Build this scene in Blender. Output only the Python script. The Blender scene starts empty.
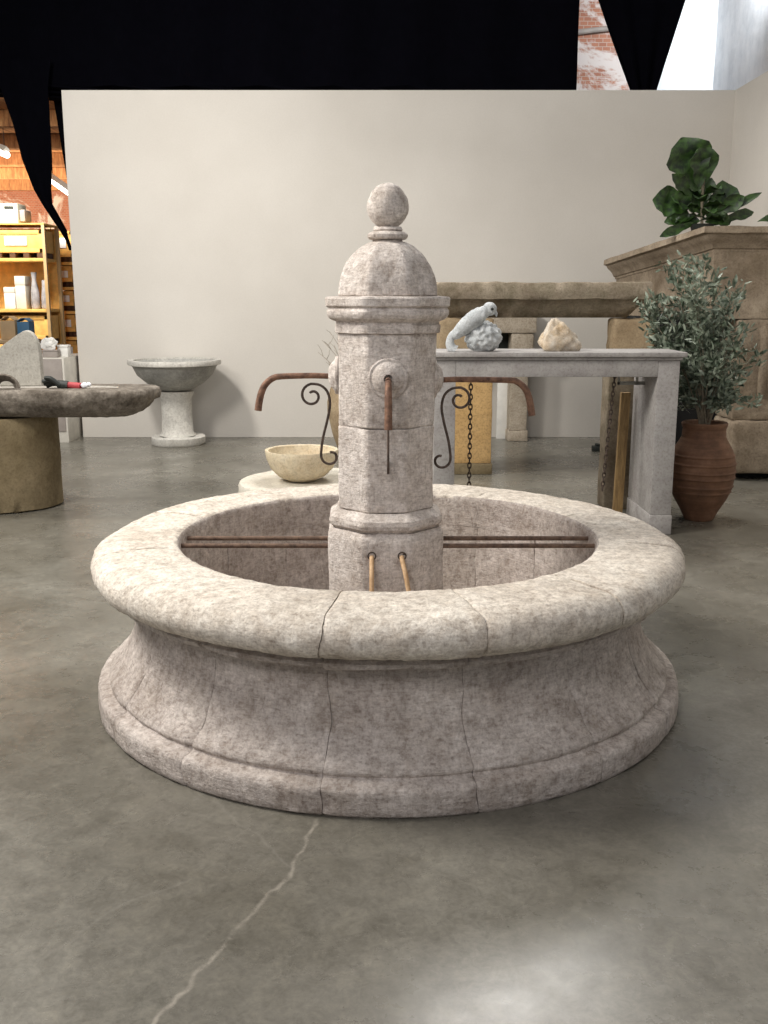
import bpy, bmesh, math, random
from mathutils import Vector, Matrix, noise
random.seed(7)
PI = math.pi
R = math.radians
scene = bpy.context.scene
COL = scene.collection

# ------------------------------------------------------------------ camera, world, lights, exposure
PITCH = R(12.1); FPX = 1000.0; CAM = Vector((-0.015, -3.8, 1.5))
cam_d = bpy.data.cameras.new('camera'); cam = bpy.data.objects.new('camera', cam_d); COL.objects.link(cam)
cam.location = CAM; cam.rotation_euler = (PI/2 - PITCH, 0, 0)
cam_d.sensor_fit = 'VERTICAL'; cam_d.sensor_height = 24; cam_d.lens = 24*FPX/1024
cam_d.clip_end = 200
scene.camera = cam

w = bpy.data.worlds.new('world'); scene.world = w; w.use_nodes = True
w.node_tree.nodes['Background'].inputs[0].default_value = (0.95, 0.96, 1.0, 1)
w.node_tree.nodes['Background'].inputs[1].default_value = 0.27

def area(name, loc, target, size, power, color, spread=None):
    l = bpy.data.lights.new(name, 'AREA'); l.shape = 'DISK'; l.size = size; l.energy = power; l.color = color
    if spread: l.spread = R(spread)
    o = bpy.data.objects.new(name, l); COL.objects.link(o); o.location = loc
    o.rotation_euler = (Vector(target)-Vector(loc)).to_track_quat('-Z', 'Y').to_euler()
    return o
def spot(name, loc, target, power, color, angle=60, blend=.6, size=.15):
    l = bpy.data.lights.new(name, 'SPOT'); l.energy = power; l.color = color; l.spot_size = R(angle)
    l.spot_blend = blend; l.shadow_soft_size = size
    o = bpy.data.objects.new(name, l); COL.objects.link(o); o.location = loc
    o.rotation_euler = (Vector(target)-Vector(loc)).to_track_quat('-Z', 'Y').to_euler()
    return o
area('ceiling_lamp_key', (-3.7, -.2, 4.5), (0, 0, .6), 1.9, 300, (1.0, .955, .89))
area('ceiling_lamp_wall', (-3.2, 3.4, 4.4), (-.8, 7.0, .8), .6, 100, (1.0, .96, .90), 150)
area('ceiling_lamp_back', (1.0, 4.6, 5.2), (.3, 0, 0), 1.9, 150, (1.0, .97, .93))
area('ceiling_lamp_front', (-1.6, -4.6, 3.8), (0, 0, .5), 1.4, 62, (1.0, .95, .95))
area('building_wall_fill', (4.35, 8.7, 5.7), (4.0, 11.2, 4.9), .5, 42, (.93, .97, 1.0), 110)  # added out-of-frame lamp, placed to brighten only the building's back wall
area('ceiling_lamp_warehouse', (-6.0, 10.0, 4.5), (-6.5, 13.5, 1.5), 1.6, 340, (1.0, .93, .80))
area('roof_uplight_fill', (-12.0, 20.0, 1.2), (-11.5, 26, 5.0), 3.0, 1300, (1.0, .78, .55))  # unseen low lamp aimed upwards to brighten the roof

vs = scene.view_settings
vs.view_transform = 'Standard'; vs.look = 'None'; vs.gamma = 1; vs.exposure = 0.2; vs.use_curve_mapping = False

def P(px, py, y):
    """point of the place seen at a photo pixel on the vertical plane at depth y"""
    d = Vector(((px-384)/FPX, math.cos(PITCH)+(512-py)/FPX*math.sin(PITCH), -math.sin(PITCH)+(512-py)/FPX*math.cos(PITCH)))
    return CAM + d*((y-CAM.y)/d.y)

# ------------------------------------------------------------------ helpers
def tag(o, label=None, cat=None, group=None, kind=None):
    if label: o['label'] = label
    if cat: o['category'] = cat
    if group: o['group'] = group
    if kind: o['kind'] = kind
    return o
def thing(name, loc, label, cat, group=None):
    o = bpy.data.objects.new(name, None); COL.objects.link(o); o.location = loc
    o.empty_display_size = .1
    return tag(o, label, cat, group)
def link(name, bm, m, parent=None, smooth=True, angle=40, origin=None):
    bmesh.ops.recalc_face_normals(bm, faces=bm.faces)
    me = bpy.data.meshes.new(name)
    if origin is not None: bmesh.ops.translate(bm, verts=bm.verts, vec=-Vector(origin))
    bm.to_mesh(me); bm.free()
    for x in (m if isinstance(m, (list, tuple)) else [m]): me.materials.append(x)
    if smooth:
        for p in me.polygons: p.use_smooth = True
        me.set_sharp_from_angle(angle=R(angle))
    o = bpy.data.objects.new(name, me); COL.objects.link(o)
    if parent is not None: o.parent = parent
    if origin is not None: o.location = origin
    return o
def nz(v, s, seed=0): return noise.noise(Vector((v[0]*s+seed*7.3, v[1]*s-seed*3.1, v[2]*s+seed*1.7)))
def displace(bm, amp, scale, seed=0, amp2=0, scale2=1):
    bm.normal_update()
    offs = []
    for v in bm.verts:
        d = amp*nz(v.co, scale, seed)
        if amp2: d += amp2*nz(v.co, scale2, seed+5)
        offs.append(v.normal*d)
    for v, o in zip(bm.verts, offs): v.co += o
def add_box(bm, x0, x1, y0, y1, z0, z1, bev=0, seg=2, mi=0):
    ret = bmesh.ops.create_cube(bm, size=1)
    vs_ = ret['verts']
    for v in vs_:
        v.co = Vector(((x0+x1)/2+v.co.x*(x1-x0), (y0+y1)/2+v.co.y*(y1-y0), (z0+z1)/2+v.co.z*(z1-z0)))
    fs = set(f for v in vs_ for f in v.link_faces)
    for f in fs: f.material_index = mi
    if bev:
        es = list(set(e for v in vs_ for e in v.link_edges))
        bmesh.ops.bevel(bm, geom=es, offset=bev, segments=seg, affect='EDGES', profile=.5)
def cut_grid(bm, step):
    """split faces with evenly spaced planes so that a box can be weathered"""
    for ax in range(3):
        cs = [v.co[ax] for v in bm.verts]; a, b = min(cs), max(cs)
        n = int((b-a)/step)
        no = Vector((0, 0, 0)); no[ax] = 1
        for i in range(1, n+1):
            c = Vector((0, 0, 0)); c[ax] = a+(b-a)*i/(n+1)
            bmesh.ops.bisect_plane(bm, geom=bm.verts[:]+bm.edges[:]+bm.faces[:], plane_co=c, plane_no=no)
def stone_box(x0, x1, y0, y1, z0, z1, bev=.01, step=.05, amp=.006, scale=6, seed=0):
    bm = bmesh.new(); add_box(bm, x0, x1, y0, y1, z0, z1, bev, 2); cut_grid(bm, step)
    displace(bm, amp, scale, seed, amp*.6, scale*4); return bm
def rings(bm, rs, closed=True, cap=True, mi=0):
    """loft a list of vertex rings"""
    V = [[bm.verts.new(p) for p in r] for r in rs]
    n = len(V[0])
    for a, b in zip(V, V[1:]):
        for i in range(n if closed else n-1):
            j = (i+1) % n
            f = bm.faces.new((a[i], a[j], b[j], b[i])); f.material_index = mi
    if cap:
        for r in (V[0], V[-1]):
            try: bm.faces.new(r).material_index = mi
            except ValueError: pass
    return V
def revolve(bm, prof, n=48, c=(0, 0, 0), mi=0, sx=1, sy=1, cap=True):
    rs = [[(c[0]+r*sx*math.cos(2*PI*i/n), c[1]+r*sy*math.sin(2*PI*i/n), c[2]+z) for i in range(n)] for r, z in prof]
    return rings(bm, rs, cap=cap, mi=mi)
def frames(path):
    T = []
    for i in range(len(path)):
        a = path[max(i-1, 0)]; b = path[min(i+1, len(path)-1)]
        T.append((b-a).normalized())
    up = Vector((0, 0, 1)) if abs(T[0].z) < .9 else Vector((0, 1, 0))
    N = [(up - T[0]*up.dot(T[0])).normalized()]
    for i in range(1, len(T)):
        v = N[-1]-T[i]*N[-1].dot(T[i]); N.append(v.normalized())
    return T, N
def tube(bm, path, r, n=8, mi=0):
    path = [Vector(p) for p in path]; T, N = frames(path)
    rs = []
    for i, p in enumerate(path):
        rr = r[i] if isinstance(r, (list, tuple)) else r
        B = T[i].cross(N[i])
        rs.append([p+(N[i]*math.cos(2*PI*k/n)+B*math.sin(2*PI*k/n))*rr for k in range(n)])
    rings(bm, rs, mi=mi)
def smooth_path(pts, n=8):
    pts = [Vector(p) for p in pts]; out = []
    for i in range(len(pts)-1):
        p0 = pts[max(i-1, 0)]; p1 = pts[i]; p2 = pts[i+1]; p3 = pts[min(i+2, len(pts)-1)]
        for k in range(n):
            t = k/n
            out.append(.5*((2*p1)+(-p0+p2)*t+(2*p0-5*p1+4*p2-p3)*t*t+(-p0+3*p1-3*p2+p3)*t**3))
    out.append(pts[-1]); return out
def rock(bm, c, rad, sub=4, amp=.3, seed=0, squash=(1, 1, 1), flat=None, sc=1.6):
    bmx = bmesh.new(); bmesh.ops.create_icosphere(bmx, subdivisions=sub, radius=1)
    for v in bmx.verts:
        u = v.co.copy()
        d = 1+amp*nz(u, sc, seed)+amp*.35*nz(u, sc*3, seed+3)+amp*.1*nz(u, sc*9, seed+4)
        u = u*d
        v.co = Vector((c[0]+u.x*rad*squash[0], c[1]+u.y*rad*squash[1], c[2]+max(u.z, flat if flat is not None else -9)*rad*squash[2]))
    me = bpy.data.meshes.new('t'); bmx.to_mesh(me); bmx.free(); bm.from_mesh(me); bpy.data.meshes.remove(me)

# ------------------------------------------------------------------ materials
class NT:
    def __init__(s, name):
        s.m = bpy.data.materials.new(name); s.m.use_nodes = True; s.t = s.m.node_tree; s.n = s.t.nodes; s.l = s.t.links
        s.b = s.n['Principled BSDF']; s.co = None
    def node(s, typ, **kw):
        x = s.n.new(typ)
        for k, v in kw.items(): setattr(x, k, v)
        return x
    def coords(s, kind='Object', scale=None):
        tc = s.node('ShaderNodeTexCoord'); o = tc.outputs[kind]
        if scale:
            mp = s.node('ShaderNodeMapping'); mp.inputs['Scale'].default_value = scale
            s.l.new(o, mp.inputs[0]); o = mp.outputs[0]
        return o
    def noise(s, co, scale, detail=6, rough=.6, dist=0):
        x = s.node('ShaderNodeTexNoise'); x.inputs['Scale'].default_value = scale; x.inputs['Detail'].default_value = detail
        x.inputs['Roughness'].default_value = rough; x.inputs['Distortion'].default_value = dist
        s.l.new(co, x.inputs['Vector']); return x.outputs['Fac']
    def ramp(s, fac, stops):
        x = s.node('ShaderNodeValToRGB'); e = x.color_ramp.elements
        while len(e) < len(stops): e.new(.5)
        for i, (p, c) in enumerate(stops):
            e[i].position = p; e[i].color = (*c, 1) if len(c) == 3 else c
        s.l.new(fac, x.inputs[0]); return x.outputs[0]
    def mix(s, fac, a, b, mode='MIX'):
        x = s.node('ShaderNodeMix'); x.data_type = 'RGBA'; x.blend_type = mode
        for sock, v in ((x.inputs[0], fac), (x.inputs[6], a), (x.inputs[7], b)):
            if isinstance(v, (int, float)): sock.default_value = v
            elif isinstance(v, tuple): sock.default_value = (*v, 1)
            else: s.l.new(v, sock)
        return x.outputs[2]
    def math(s, op, a, b=0, c=None):
        x = s.node('ShaderNodeMath'); x.operation = op
        for i, v in enumerate((a, b) if c is None else (a, b, c)):
            if isinstance(v, (int, float)): x.inputs[i].default_value = v
            else: s.l.new(v, x.inputs[i])
        return x.outputs[0]
    def bump(s, h, strength=.3, dist=.01, prev=None):
        x = s.node('ShaderNodeBump'); x.inputs['Strength'].default_value = strength; x.inputs['Distance'].default_value = dist
        s.l.new(h, x.inputs['Height'])
        if prev is not None: s.l.new(prev, x.inputs['Normal'])
        return x.outputs[0]
    def done(s, color=None, rough=.8, metal=0, normal=None, spec=None):
        b = s.b
        if color is not None:
            if isinstance(color, tuple): b.inputs['Base Color'].default_value = (*color, 1)
            else: s.l.new(color, b.inputs['Base Color'])
        if isinstance(rough, (int, float)): b.inputs['Roughness'].default_value = rough
        else: s.l.new(rough, b.inputs['Roughness'])
        b.inputs['Metallic'].default_value = metal
        if normal is not None: s.l.new(normal, b.inputs['Normal'])
        if spec is not None: b.inputs['Specular IOR Level'].default_value = spec
        return s.m

def stone(name, c1, c2, stain, amount=.5, scale=3.0, bump=.5, fine=90, pits=True, rough=.85, chisel=0):
    t = NT(name); co = t.coords()
    a = t.noise(co, scale, 8, .65); b = t.noise(co, scale*6, 6, .7); f = t.noise(co, fine, 4, .7)
    col = t.ramp(a, [(.35, c1), (.65, c2)])
    st = t.ramp(t.noise(co, scale*1.7, 9, .75, .6), [(.52-.2*amount, (0, 0, 0)), (.80-.2*amount, (1, 1, 1))])
    col = t.mix(t.math('MULTIPLY', st, .55), col, stain)
    col = t.mix(.55, col, t.ramp(b, [(.25, (.62, .60, .58)), (.6, (1, 1, 1)), (.8, (1.0, .99, .97))]), 'MULTIPLY')
    col = t.mix(.6, col, t.ramp(f, [(.32, (.55, .52, .50)), (.52, (1, 1, 1))]), 'MULTIPLY')
    n = t.bump(b, bump*.5, .012)
    n = t.bump(f, bump, .004, n)
    if pits:
        v = t.node('ShaderNodeTexVoronoi'); v.inputs['Scale'].default_value = fine*.6; t.l.new(co, v.inputs['Vector'])
        pr = t.ramp(v.outputs['Distance'], [(.05, (0, 0, 0)), (.28, (1, 1, 1))])
        n = t.bump(pr, bump*.6, .003, n)
    if chisel:
        wv = t.noise(t.coords(scale=(1, 1, 4.5)), fine*.36, 4, .65); wh = t.noise(t.coords(scale=(4.5, 4.5, 1)), fine*.30, 4, .65)
        n = t.bump(wv, chisel, .004, n); n = t.bump(wh, chisel, .003, n)
        col = t.mix(.42, col, t.ramp(wv, [(.34, (.52, .47, .44)), (.52, (1, 1, 1)), (.68, (1.16, 1.15, 1.13))]), 'MULTIPLY')
        col = t.mix(.32, col, t.ramp(wh, [(.34, (.58, .53, .50)), (.52, (1, 1, 1)), (.68, (1.12, 1.11, 1.1))]), 'MULTIPLY')
    if chisel:
        g1 = t.noise(co, 34, 9, .8); g2 = t.noise(co, 7, 10, .78, .3)
        col = t.mix(.75, col, t.ramp(g1, [(.36, (.60, .55, .51)), (.50, (1, 1, 1)), (.66, (1.18, 1.17, 1.15))]), 'MULTIPLY')
        col = t.mix(.6, col, t.ramp(g2, [(.36, (.66, .61, .56)), (.52, (1, 1, 1)), (.66, (1.10, 1.09, 1.08))]), 'MULTIPLY')
        n = t.bump(g1, .5, .010, n)
    return t.done(col, rough, 0, n, .25)

M = {}
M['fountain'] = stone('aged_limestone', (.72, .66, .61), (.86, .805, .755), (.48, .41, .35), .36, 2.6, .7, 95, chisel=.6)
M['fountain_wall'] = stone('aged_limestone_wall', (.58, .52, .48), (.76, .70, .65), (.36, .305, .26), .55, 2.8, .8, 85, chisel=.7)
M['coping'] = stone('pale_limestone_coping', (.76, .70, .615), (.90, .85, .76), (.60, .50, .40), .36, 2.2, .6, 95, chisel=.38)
M['mortar'] = stone('mortar', (.50, .46, .42), (.60, .56, .50), (.3, .27, .24), .4, 4, .5, 80)
M['cream'] = stone('cream_stone', (.66, .57, .40), (.78, .70, .55), (.52, .36, .18), .45, 3, .2, 60, pits=False)
M['disc'] = stone('pale_disc_stone', (.66, .62, .53), (.76, .72, .62), (.5, .44, .34), .3, 3, .3, 70)
M['marble'] = stone('grey_marble', (.34, .335, .31), (.55, .54, .50), (.22, .22, .21), .5, 5, .2, 50, pits=False, rough=.6)
M['marble_light'] = stone('light_marble', (.60, .58, .53), (.74, .72, .66), (.42, .41, .38), .35, 5, .25, 50, pits=False, rough=.65)
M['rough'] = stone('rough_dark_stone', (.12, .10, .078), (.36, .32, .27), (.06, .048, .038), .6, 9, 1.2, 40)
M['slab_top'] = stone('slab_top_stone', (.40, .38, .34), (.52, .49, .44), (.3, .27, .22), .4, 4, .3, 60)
M['drum'] = stone('tan_drum_stone', (.20, .155, .085), (.30, .24, .145), (.13, .095, .05), .5, 3, .35, 60)
M['grey'] = stone('grey_limestone', (.38, .365, .35), (.47, .45, .43), (.25, .22, .22), .35, 2, .2, 60, pits=False)
M['trough'] = stone('mossy_trough_stone', (.20, .155, .11), (.40, .34, .26), (.085, .075, .035), .72, 3.5, .8, 50)
M['tan'] = stone('tan_block_stone', (.36, .265, .16), (.50, .39, .25), (.24, .17, .10), .45, 4, .5, 60)
M['golden'] = stone('golden_stone', (.62, .40, .17), (.70, .47, .22), (.5, .30, .12), .3, 2.5, .2, 60, pits=False)
M['chimney'] = stone('weathered_chimney_stone', (.25, .195, .135), (.44, .365, .275), (.12, .085, .055), .70, 3.0, .8, 55)
M['surround'] = stone('beige_surround_stone', (.42, .36, .28), (.54, .47, .38), (.30, .24, .17), .45, 5, .4, 60)
M['bird'] = stone('bluish_white_carved_stone', (.52, .55, .56), (.72, .75, .76), (.28, .30, .31), .45, 14, .5, 120)
M['rock'] = stone('tan_and_white_rock', (.62, .49, .33), (.78, .74, .66), (.40, .25, .12), .5, 9, .5, 120)
M['palestone'] = stone('pale_grey_slab', (.44, .42, .37), (.56, .54, .48), (.33, .31, .28), .4, 6, .2, 60)

def rust(name, c1, c2, metal=.3):
    t = NT(name); co = t.coords(); a = t.noise(co, 40, 6, .7)
    return t.done(t.ramp(a, [(.35, c1), (.6, c2)]), .7, metal, t.bump(a, .5, .003))
M['rust'] = rust('rusted_iron_pipe', (.09, .045, .03), (.27, .15, .095))
M['iron'] = rust('dark_wrought_iron', (.045, .035, .03), (.12, .085, .065), .5)
M['bar'] = rust('brown_iron_bar', (.08, .05, .035), (.20, .13, .09))
M['copper'] = rust('ochre_pipe', (.42, .25, .12), (.62, .42, .24), .0)
t = NT('wood_plank'); co = t.coords(scale=(9, 9, 1.2)); a = t.noise(co, 5, 8, .7, .5)
M['plank'] = t.done(t.ramp(a, [(.3, (.13, .075, .03)), (.6, (.34, .22, .09)), (.8, (.48, .36, .2))]), .7, 0, t.bump(a, .3, .005))
def plain(name, c, rough=.6, metal=0, var=.12, scale=8, spec=None):
    t = NT(name); co = t.coords(); a = t.noise(co, scale, 5, .6)
    lo = tuple(x*(1-var) for x in c); hi = tuple(min(1, x*(1+var)) for x in c)
    return t.done(t.ramp(a, [(.3, lo), (.7, hi)]), rough, metal, t.bump(a, .08, .005), spec)
M['black_cloth'] = plain('black_cloth', (.0022, .0022, .004), .95, spec=.03)
M['black'] = plain('painted_black_shade', (.008, .008, .008), .9)  # flat black standing for shade in and under the chimneypiece
M['white'] = plain('white_paint', (.78, .77, .73), .6)
M['offwhite'] = plain('offwhite_plinth', (.66, .63, .56), .6)
M['greypanel'] = plain('grey_panel', (.34, .30, .27), .7)
M['yellow'] = plain('yellow_plywood', (.80, .47, .13), .7, var=.22)
M['gap_shade'] = plain('pallet_gap_shade', (.08, .04, .02), .8)  # dark colour standing for the shadow in the pallet gaps
M['steel'] = plain('shelf_steel', (.45, .30, .14), .5)
M['glassy'] = plain('grey_plastic_wrap', (.36, .35, .37), .25, var=.35, scale=12)
M['label'] = plain('white_label', (.88, .90, .95), .5, var=.02)
M['blue'] = plain('blue_cardboard', (.06, .17, .30), .6)
M['card'] = plain('brown_cardboard', (.50, .35, .20), .8)
M['ac'] = plain('ac_housing', (.66, .68, .60), .5)
M['red'] = plain('red_rubber', (.45, .06, .07), .6)
M['glove'] = plain('black_rubber', (.02, .025, .022), .6)
M['soil'] = plain('soil', (.06, .04, .025), .95)
M['bark'] = plain('olive_bark', (.20, .17, .12), .9, var=.3, scale=30)
M['twig'] = plain('dry_twig', (.34, .29, .23), .9, var=.3, scale=30)
t = NT('terracotta'); co = t.coords(); a = t.noise(co, 5, 7, .7); b = t.noise(t.coords(scale=(1, 1, 8)), 6, 5, .6)
c = t.mix(.5, t.ramp(a, [(.3, (.09, .045, .025)), (.55, (.19, .095, .052)), (.75, (.28, .16, .10))]), t.ramp(b, [(.3, (.5, .45, .4)), (.6, (1, 1, 1))]), 'MULTIPLY')
M['terracotta'] = t.done(c, .75, 0, t.bump(b, .3, .006))
def leafmat(name, c1, c2, rough=.5):
    t = NT(name); co = t.coords(); a = t.noise(co, 22, 3, .5)
    return t.done(t.ramp(a, [(.35, c1), (.65, c2)]), rough)
M['olive'] = leafmat('olive_leaf', (.05, .08, .045), (.30, .34, .26))
M['fiddle'] = leafmat('fiddle_leaf', (.006, .017, .005), (.038, .090, .014), .5)
t = NT('lamp_tube'); t.b.inputs['Emission Color'].default_value = (1, .97, .9, 1); t.b.inputs['Emission Strength'].default_value = 4
M['lamp'] = t.done((1, 1, 1), .5)

# room materials
t = NT('painted_partition'); co = t.coords(); a = t.noise(co, .8, 6, .6); b = t.noise(co, 60, 4, .6)
c = t.mix(.5, t.ramp(a, [(.3, (.60, .565, .51)), (.7, (.67, .635, .58))]), t.ramp(b, [(.3, (.92, .92, .92)), (.6, (1, 1, 1))]), 'MULTIPLY')
M['wall'] = t.done(c, .75, 0, t.bump(b, .05, .003))
t = NT('painted_masonry'); co = t.coords(); a = t.noise(co, 2.5, 8, .7); b = t.noise(t.coords(scale=(1, 1, .25)), 5, 6, .7)
M['masonry'] = t.done(t.mix(.5, t.ramp(a, [(.3, (.62, .65, .68)), (.6, (.80, .82, .84))]), t.ramp(b, [(.3, (.75, .76, .78)), (.6, (1, 1, 1))]), 'MULTIPLY'), .85, 0, t.bump(a, .4, .03))
def brickmat(name, c1, c2, paint, thr):
    t = NT(name); co = t.coords(scale=(1, 1, 1))
    sw = t.node('ShaderNodeSeparateXYZ'); t.l.new(co, sw.inputs[0]); cb = t.node('ShaderNodeCombineXYZ')
    t.l.new(sw.outputs[0], cb.inputs[0]); t.l.new(sw.outputs[2], cb.inputs[1])
    br = t.node('ShaderNodeTexBrick'); br.inputs['Scale'].default_value = 4.5
    br.inputs['Color1'].default_value = (*c1, 1); br.inputs['Color2'].default_value = (*c2, 1); br.inputs['Mortar'].default_value = (.45, .36, .30, 1)
    t.l.new(cb.outputs[0], br.inputs['Vector'])
    n = t.noise(co, .9, 6, .7, .8)
    fac = t.ramp(n, [(thr-.03, (0, 0, 0)), (thr+.03, (1, 1, 1))])
    return t.done(t.mix(fac, br.outputs[0], paint), .85, 0, t.bump(br.outputs['Fac'], -.4, .01))
M['brick'] = brickmat('old_brick', (.50, .20, .12), (.40, .14, .08), (.75, .68, .62), .55)
M['brick_paint'] = brickmat('half_painted_brick', (.42, .18, .11), (.34, .14, .09), (.62, .56, .53), .52)
t = NT('timber_roof'); co = t.coords(scale=(6, .4, 1)); a = t.noise(co, 2.5, 6, .7)
M['roof'] = t.done(t.ramp(a, [(.3, (.17, .07, .03)), (.55, (.45, .22, .09)), (.75, (.62, .36, .17))]), .8)

# concrete floor with a pale branching crack
t = NT('polished_concrete'); co = t.coords()
a = t.noise(co, 1.3, 9, .62, .4); b = t.noise(co, 9, 8, .72, .5); g = t.noise(co, 70, 4, .6)
c = t.ramp(a, [(.30, (.130, .120, .097)), (.52, (.172, .161, .135)), (.72, (.245, .233, .200))])
c = t.mix(.55, c, t.ramp(b, [(.28, (.55, .54, .50)), (.5, (1, 1, 1)), (.72, (1.35, 1.34, 1.3))]), 'MULTIPLY')
c = t.mix(.5, c, t.ramp(g, [(.3, (.75, .75, .75)), (.6, (1.08, 1.08, 1.08))]), 'MULTIPLY')
vn = t.noise(co, 22, 10, .82, 1.2); c = t.mix(.7, c, t.ramp(vn, [(.36, (.72, .71, .68)), (.5, (1, 1, 1)), (.64, (1.25, 1.24, 1.2))]), 'MULTIPLY')
wn = t.node('ShaderNodeTexNoise'); wn.inputs['Scale'].default_value = 11; wn.inputs['Detail'].default_value = 5; t.l.new(co, wn.inputs['Vector'])
vm = t.node('ShaderNodeVectorMath', operation='MULTIPLY_ADD'); t.l.new(wn.outputs['Color'], vm.inputs[0])
vm.inputs[1].default_value = (.05, .05, 0); t.l.new(co, vm.inputs[2])
sub = t.node('ShaderNodeVectorMath', operation='SUBTRACT'); t.l.new(vm.outputs[0], sub.inputs[0]); sub.inputs[1].default_value = (.025, .025, 0)
flat = t.node('ShaderNodeVectorMath', operation='MULTIPLY'); t.l.new(sub.outputs[0], flat.inputs[0]); flat.inputs[1].default_value = (1, 1, 0)
def floor_pt(px, py):
    p = P(px, py, 0); d = p-CAM; q = CAM+d*(-CAM.z/d.z); return (q.x, q.y, 0)
def seg_dist(a_, b_):
    A = Vector(a_); B = Vector(b_); D = B-A
    pa = t.node('ShaderNodeVectorMath', operation='SUBTRACT'); t.l.new(flat.outputs[0], pa.inputs[0]); pa.inputs[1].default_value = A
    dt = t.node('ShaderNodeVectorMath', operation='DOT_PRODUCT'); t.l.new(pa.outputs[0], dt.inputs[0]); dt.inputs[1].default_value = D/D.length_squared
    cl = t.node('ShaderNodeClamp'); t.l.new(dt.outputs['Value'], cl.inputs[0])
    sc = t.node('ShaderNodeVectorMath', operation='SCALE'); sc.inputs[0].default_value = D; t.l.new(cl.outputs[0], sc.inputs['Scale'])
    ds = t.node('ShaderNodeVectorMath', operation='DISTANCE'); t.l.new(pa.outputs[0], ds.inputs[0]); t.l.new(sc.outputs[0], ds.inputs[1])
    return ds.outputs['Value']
def crack(pts, cur=None):
    q = [floor_pt(*p) for p in pts]
    for u, v in zip(q, q[1:]):
        d = seg_dist(u, v); cur = d if cur is None else t.math('MINIMUM', cur, d)
    return cur
d1 = crack([(316, 818), (303, 850), (288, 876), (262, 905), (236, 930), (205, 966), (150, 1030)])
m1n = t.ramp(t.noise(co, 7, 6, .8), [(.38, (.05, .05, .05)), (.58, (1, 1, 1))]); m1 = t.ramp(d1, [(.0015, (1, 1, 1)), (.0085, (0, 0, 0))])
m1 = t.math('MULTIPLY', m1, m1n)
c = t.mix(t.math('MULTIPLY', m1, .6), c, (.42, .38, .32))
d2 = crack([(212, 800), (262, 840), (290, 866)]); d2 = crack([(40, 960), (120, 905), (190, 880)], d2)
d2 = crack([(560, 812), (620, 806), (700, 812)], d2); d2 = crack([(700, 600), (730, 640), (766, 650)], d2)
m2 = t.ramp(d2, [(.001, (1, 1, 1)), (.006, (0, 0, 0))])
c = t.mix(t.math('MULTIPLY', m2, .16), c, (.34, .32, .28))
sp = t.noise(co, 3.5, 6, .8, 2.0); spm = t.ramp(sp, [(.66, (0, 0, 0)), (.74, (1, 1, 1))])
c = t.mix(t.math('MULTIPLY', spm, .35), c, (.32, .315, .285))
r_ = t.ramp(t.noise(co, 2.2, 7, .7), [(.3, (.20, .20, .20)), (.7, (.37, .37, .37))])
M['floor'] = t.done(c, r_, 0, t.bump(b, .06, .004), .5)

# ------------------------------------------------------------------ the setting
def struct(name, bm, m, smooth=False):
    o = link(name, bm, m, None, smooth); o['kind'] = 'structure'; return o
bm = bmesh.new(); add_box(bm, -22, 8, -7, 36, -.2, 0); struct('floor', bm, M['floor'])
WY = 7.10                                             # front face of the partition
WL = P(61, 88, WY).x; WR = P(735, 93, WY).x; WT = P(400, 90, WY).z
bm = bmesh.new(); add_box(bm, WL, WR+.15, WY, WY+.16, 0, WT, .004); struct('wall_back', bm, M['wall'])
bm = bmesh.new(); add_box(bm, WR, WR+.15, -1.0, WY, 0, WT, .004); struct('wall_right', bm, M['wall'])
# building masonry beyond
BY = 11.2
BX = P(716, 40, BY).x
bm = bmesh.new(); add_box(bm, P(640, 40, BY).x, BX+.3, BY, BY+.3, 0, 6.6); struct('wall_back_building', bm, M['masonry'])
bm = bmesh.new(); add_box(bm, BX, BX+.3, 1.0, BY, 0, 6.6); struct('wall_right_building', bm, M['masonry'])
bm = bmesh.new(); add_box(bm, -1.5, P(640, 40, BY).x, BY+.1, BY+.3, 0, 5.75); struct('wall_back_brick', bm, M['brick_paint'])
bm = bmesh.new(); add_box(bm, -22, -1.4, 30, 30.3, 0, 5.2); struct('wall_far', bm, M['brick'])
bm = bmesh.new(); add_box(bm, -22, -1.4, 11.0, 30, 4.9, 5.1); struct('ceiling_low', bm, M['roof'])
bm = bmesh.new(); add_box(bm, -1.39, BX, 9.0, 16, 6.6, 6.8); struct('ceiling', bm, M['roof'])

# ------------------------------------------------------------------ the fountain
F = thing('stone_fountain', (0, 0, 0), 'round aged limestone fountain with an octagonal central pillar, in the middle of the concrete floor', 'fountain')
JOINTS = [-10.5, 13.5, 37, 60, 82, 104, 126, 149, 172, 192, 215, 240, 263, 283, 302.5, 325, 349.5]
def dense(prof, step=.014):
    out = []
    for a, b in zip(prof, prof[1:]+prof[:1]):
        n = max(1, int(math.hypot(a[0]-b[0], a[1]-b[1])/step))
        for k in range(n): out.append((a[0]+(b[0]-a[0])*k/n, a[1]+(b[1]-a[1])*k/n))
    return out
RIN = .798
wall_prof = [(1.110, 0), (1.120, .012), (1.120, .080), (1.115, .092), (1.102, .099), (1.086, .101), (1.074, .104), (1.070, .110), (1.075, .117), (1.076, .126), (1.070, .136), (1.056, .149)]
for k in range(1, 15):
    u = k/14; z = .152+u*.262; wall_prof.append((.962+.086*(1-u)**2.5, z))
wall_prof += [(.966, .424), (1.020, .427), (1.032, .434), (1.034, .448), (1.022, .458), (1.000, .4675), (RIN, .4675), (RIN, 0)]
cop_prof = [(RIN, .4676), (1.000, .4678), (1.022, .469)]
for k in range(1, 14):
    a = -PI/2+PI*k/14; cop_prof.append((1.030+.090*math.cos(a), .5385+.0705*math.sin(a)))
cop_prof += [(1.02, .6085), (.95, .612), (.88, .612), (RIN+.024, .609), (RIN+.008, .603), (RIN, .592)]
CJ = [-10.5, 14.5, 41, 78, 112, 149, 185, 215, 250, 288]
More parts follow.
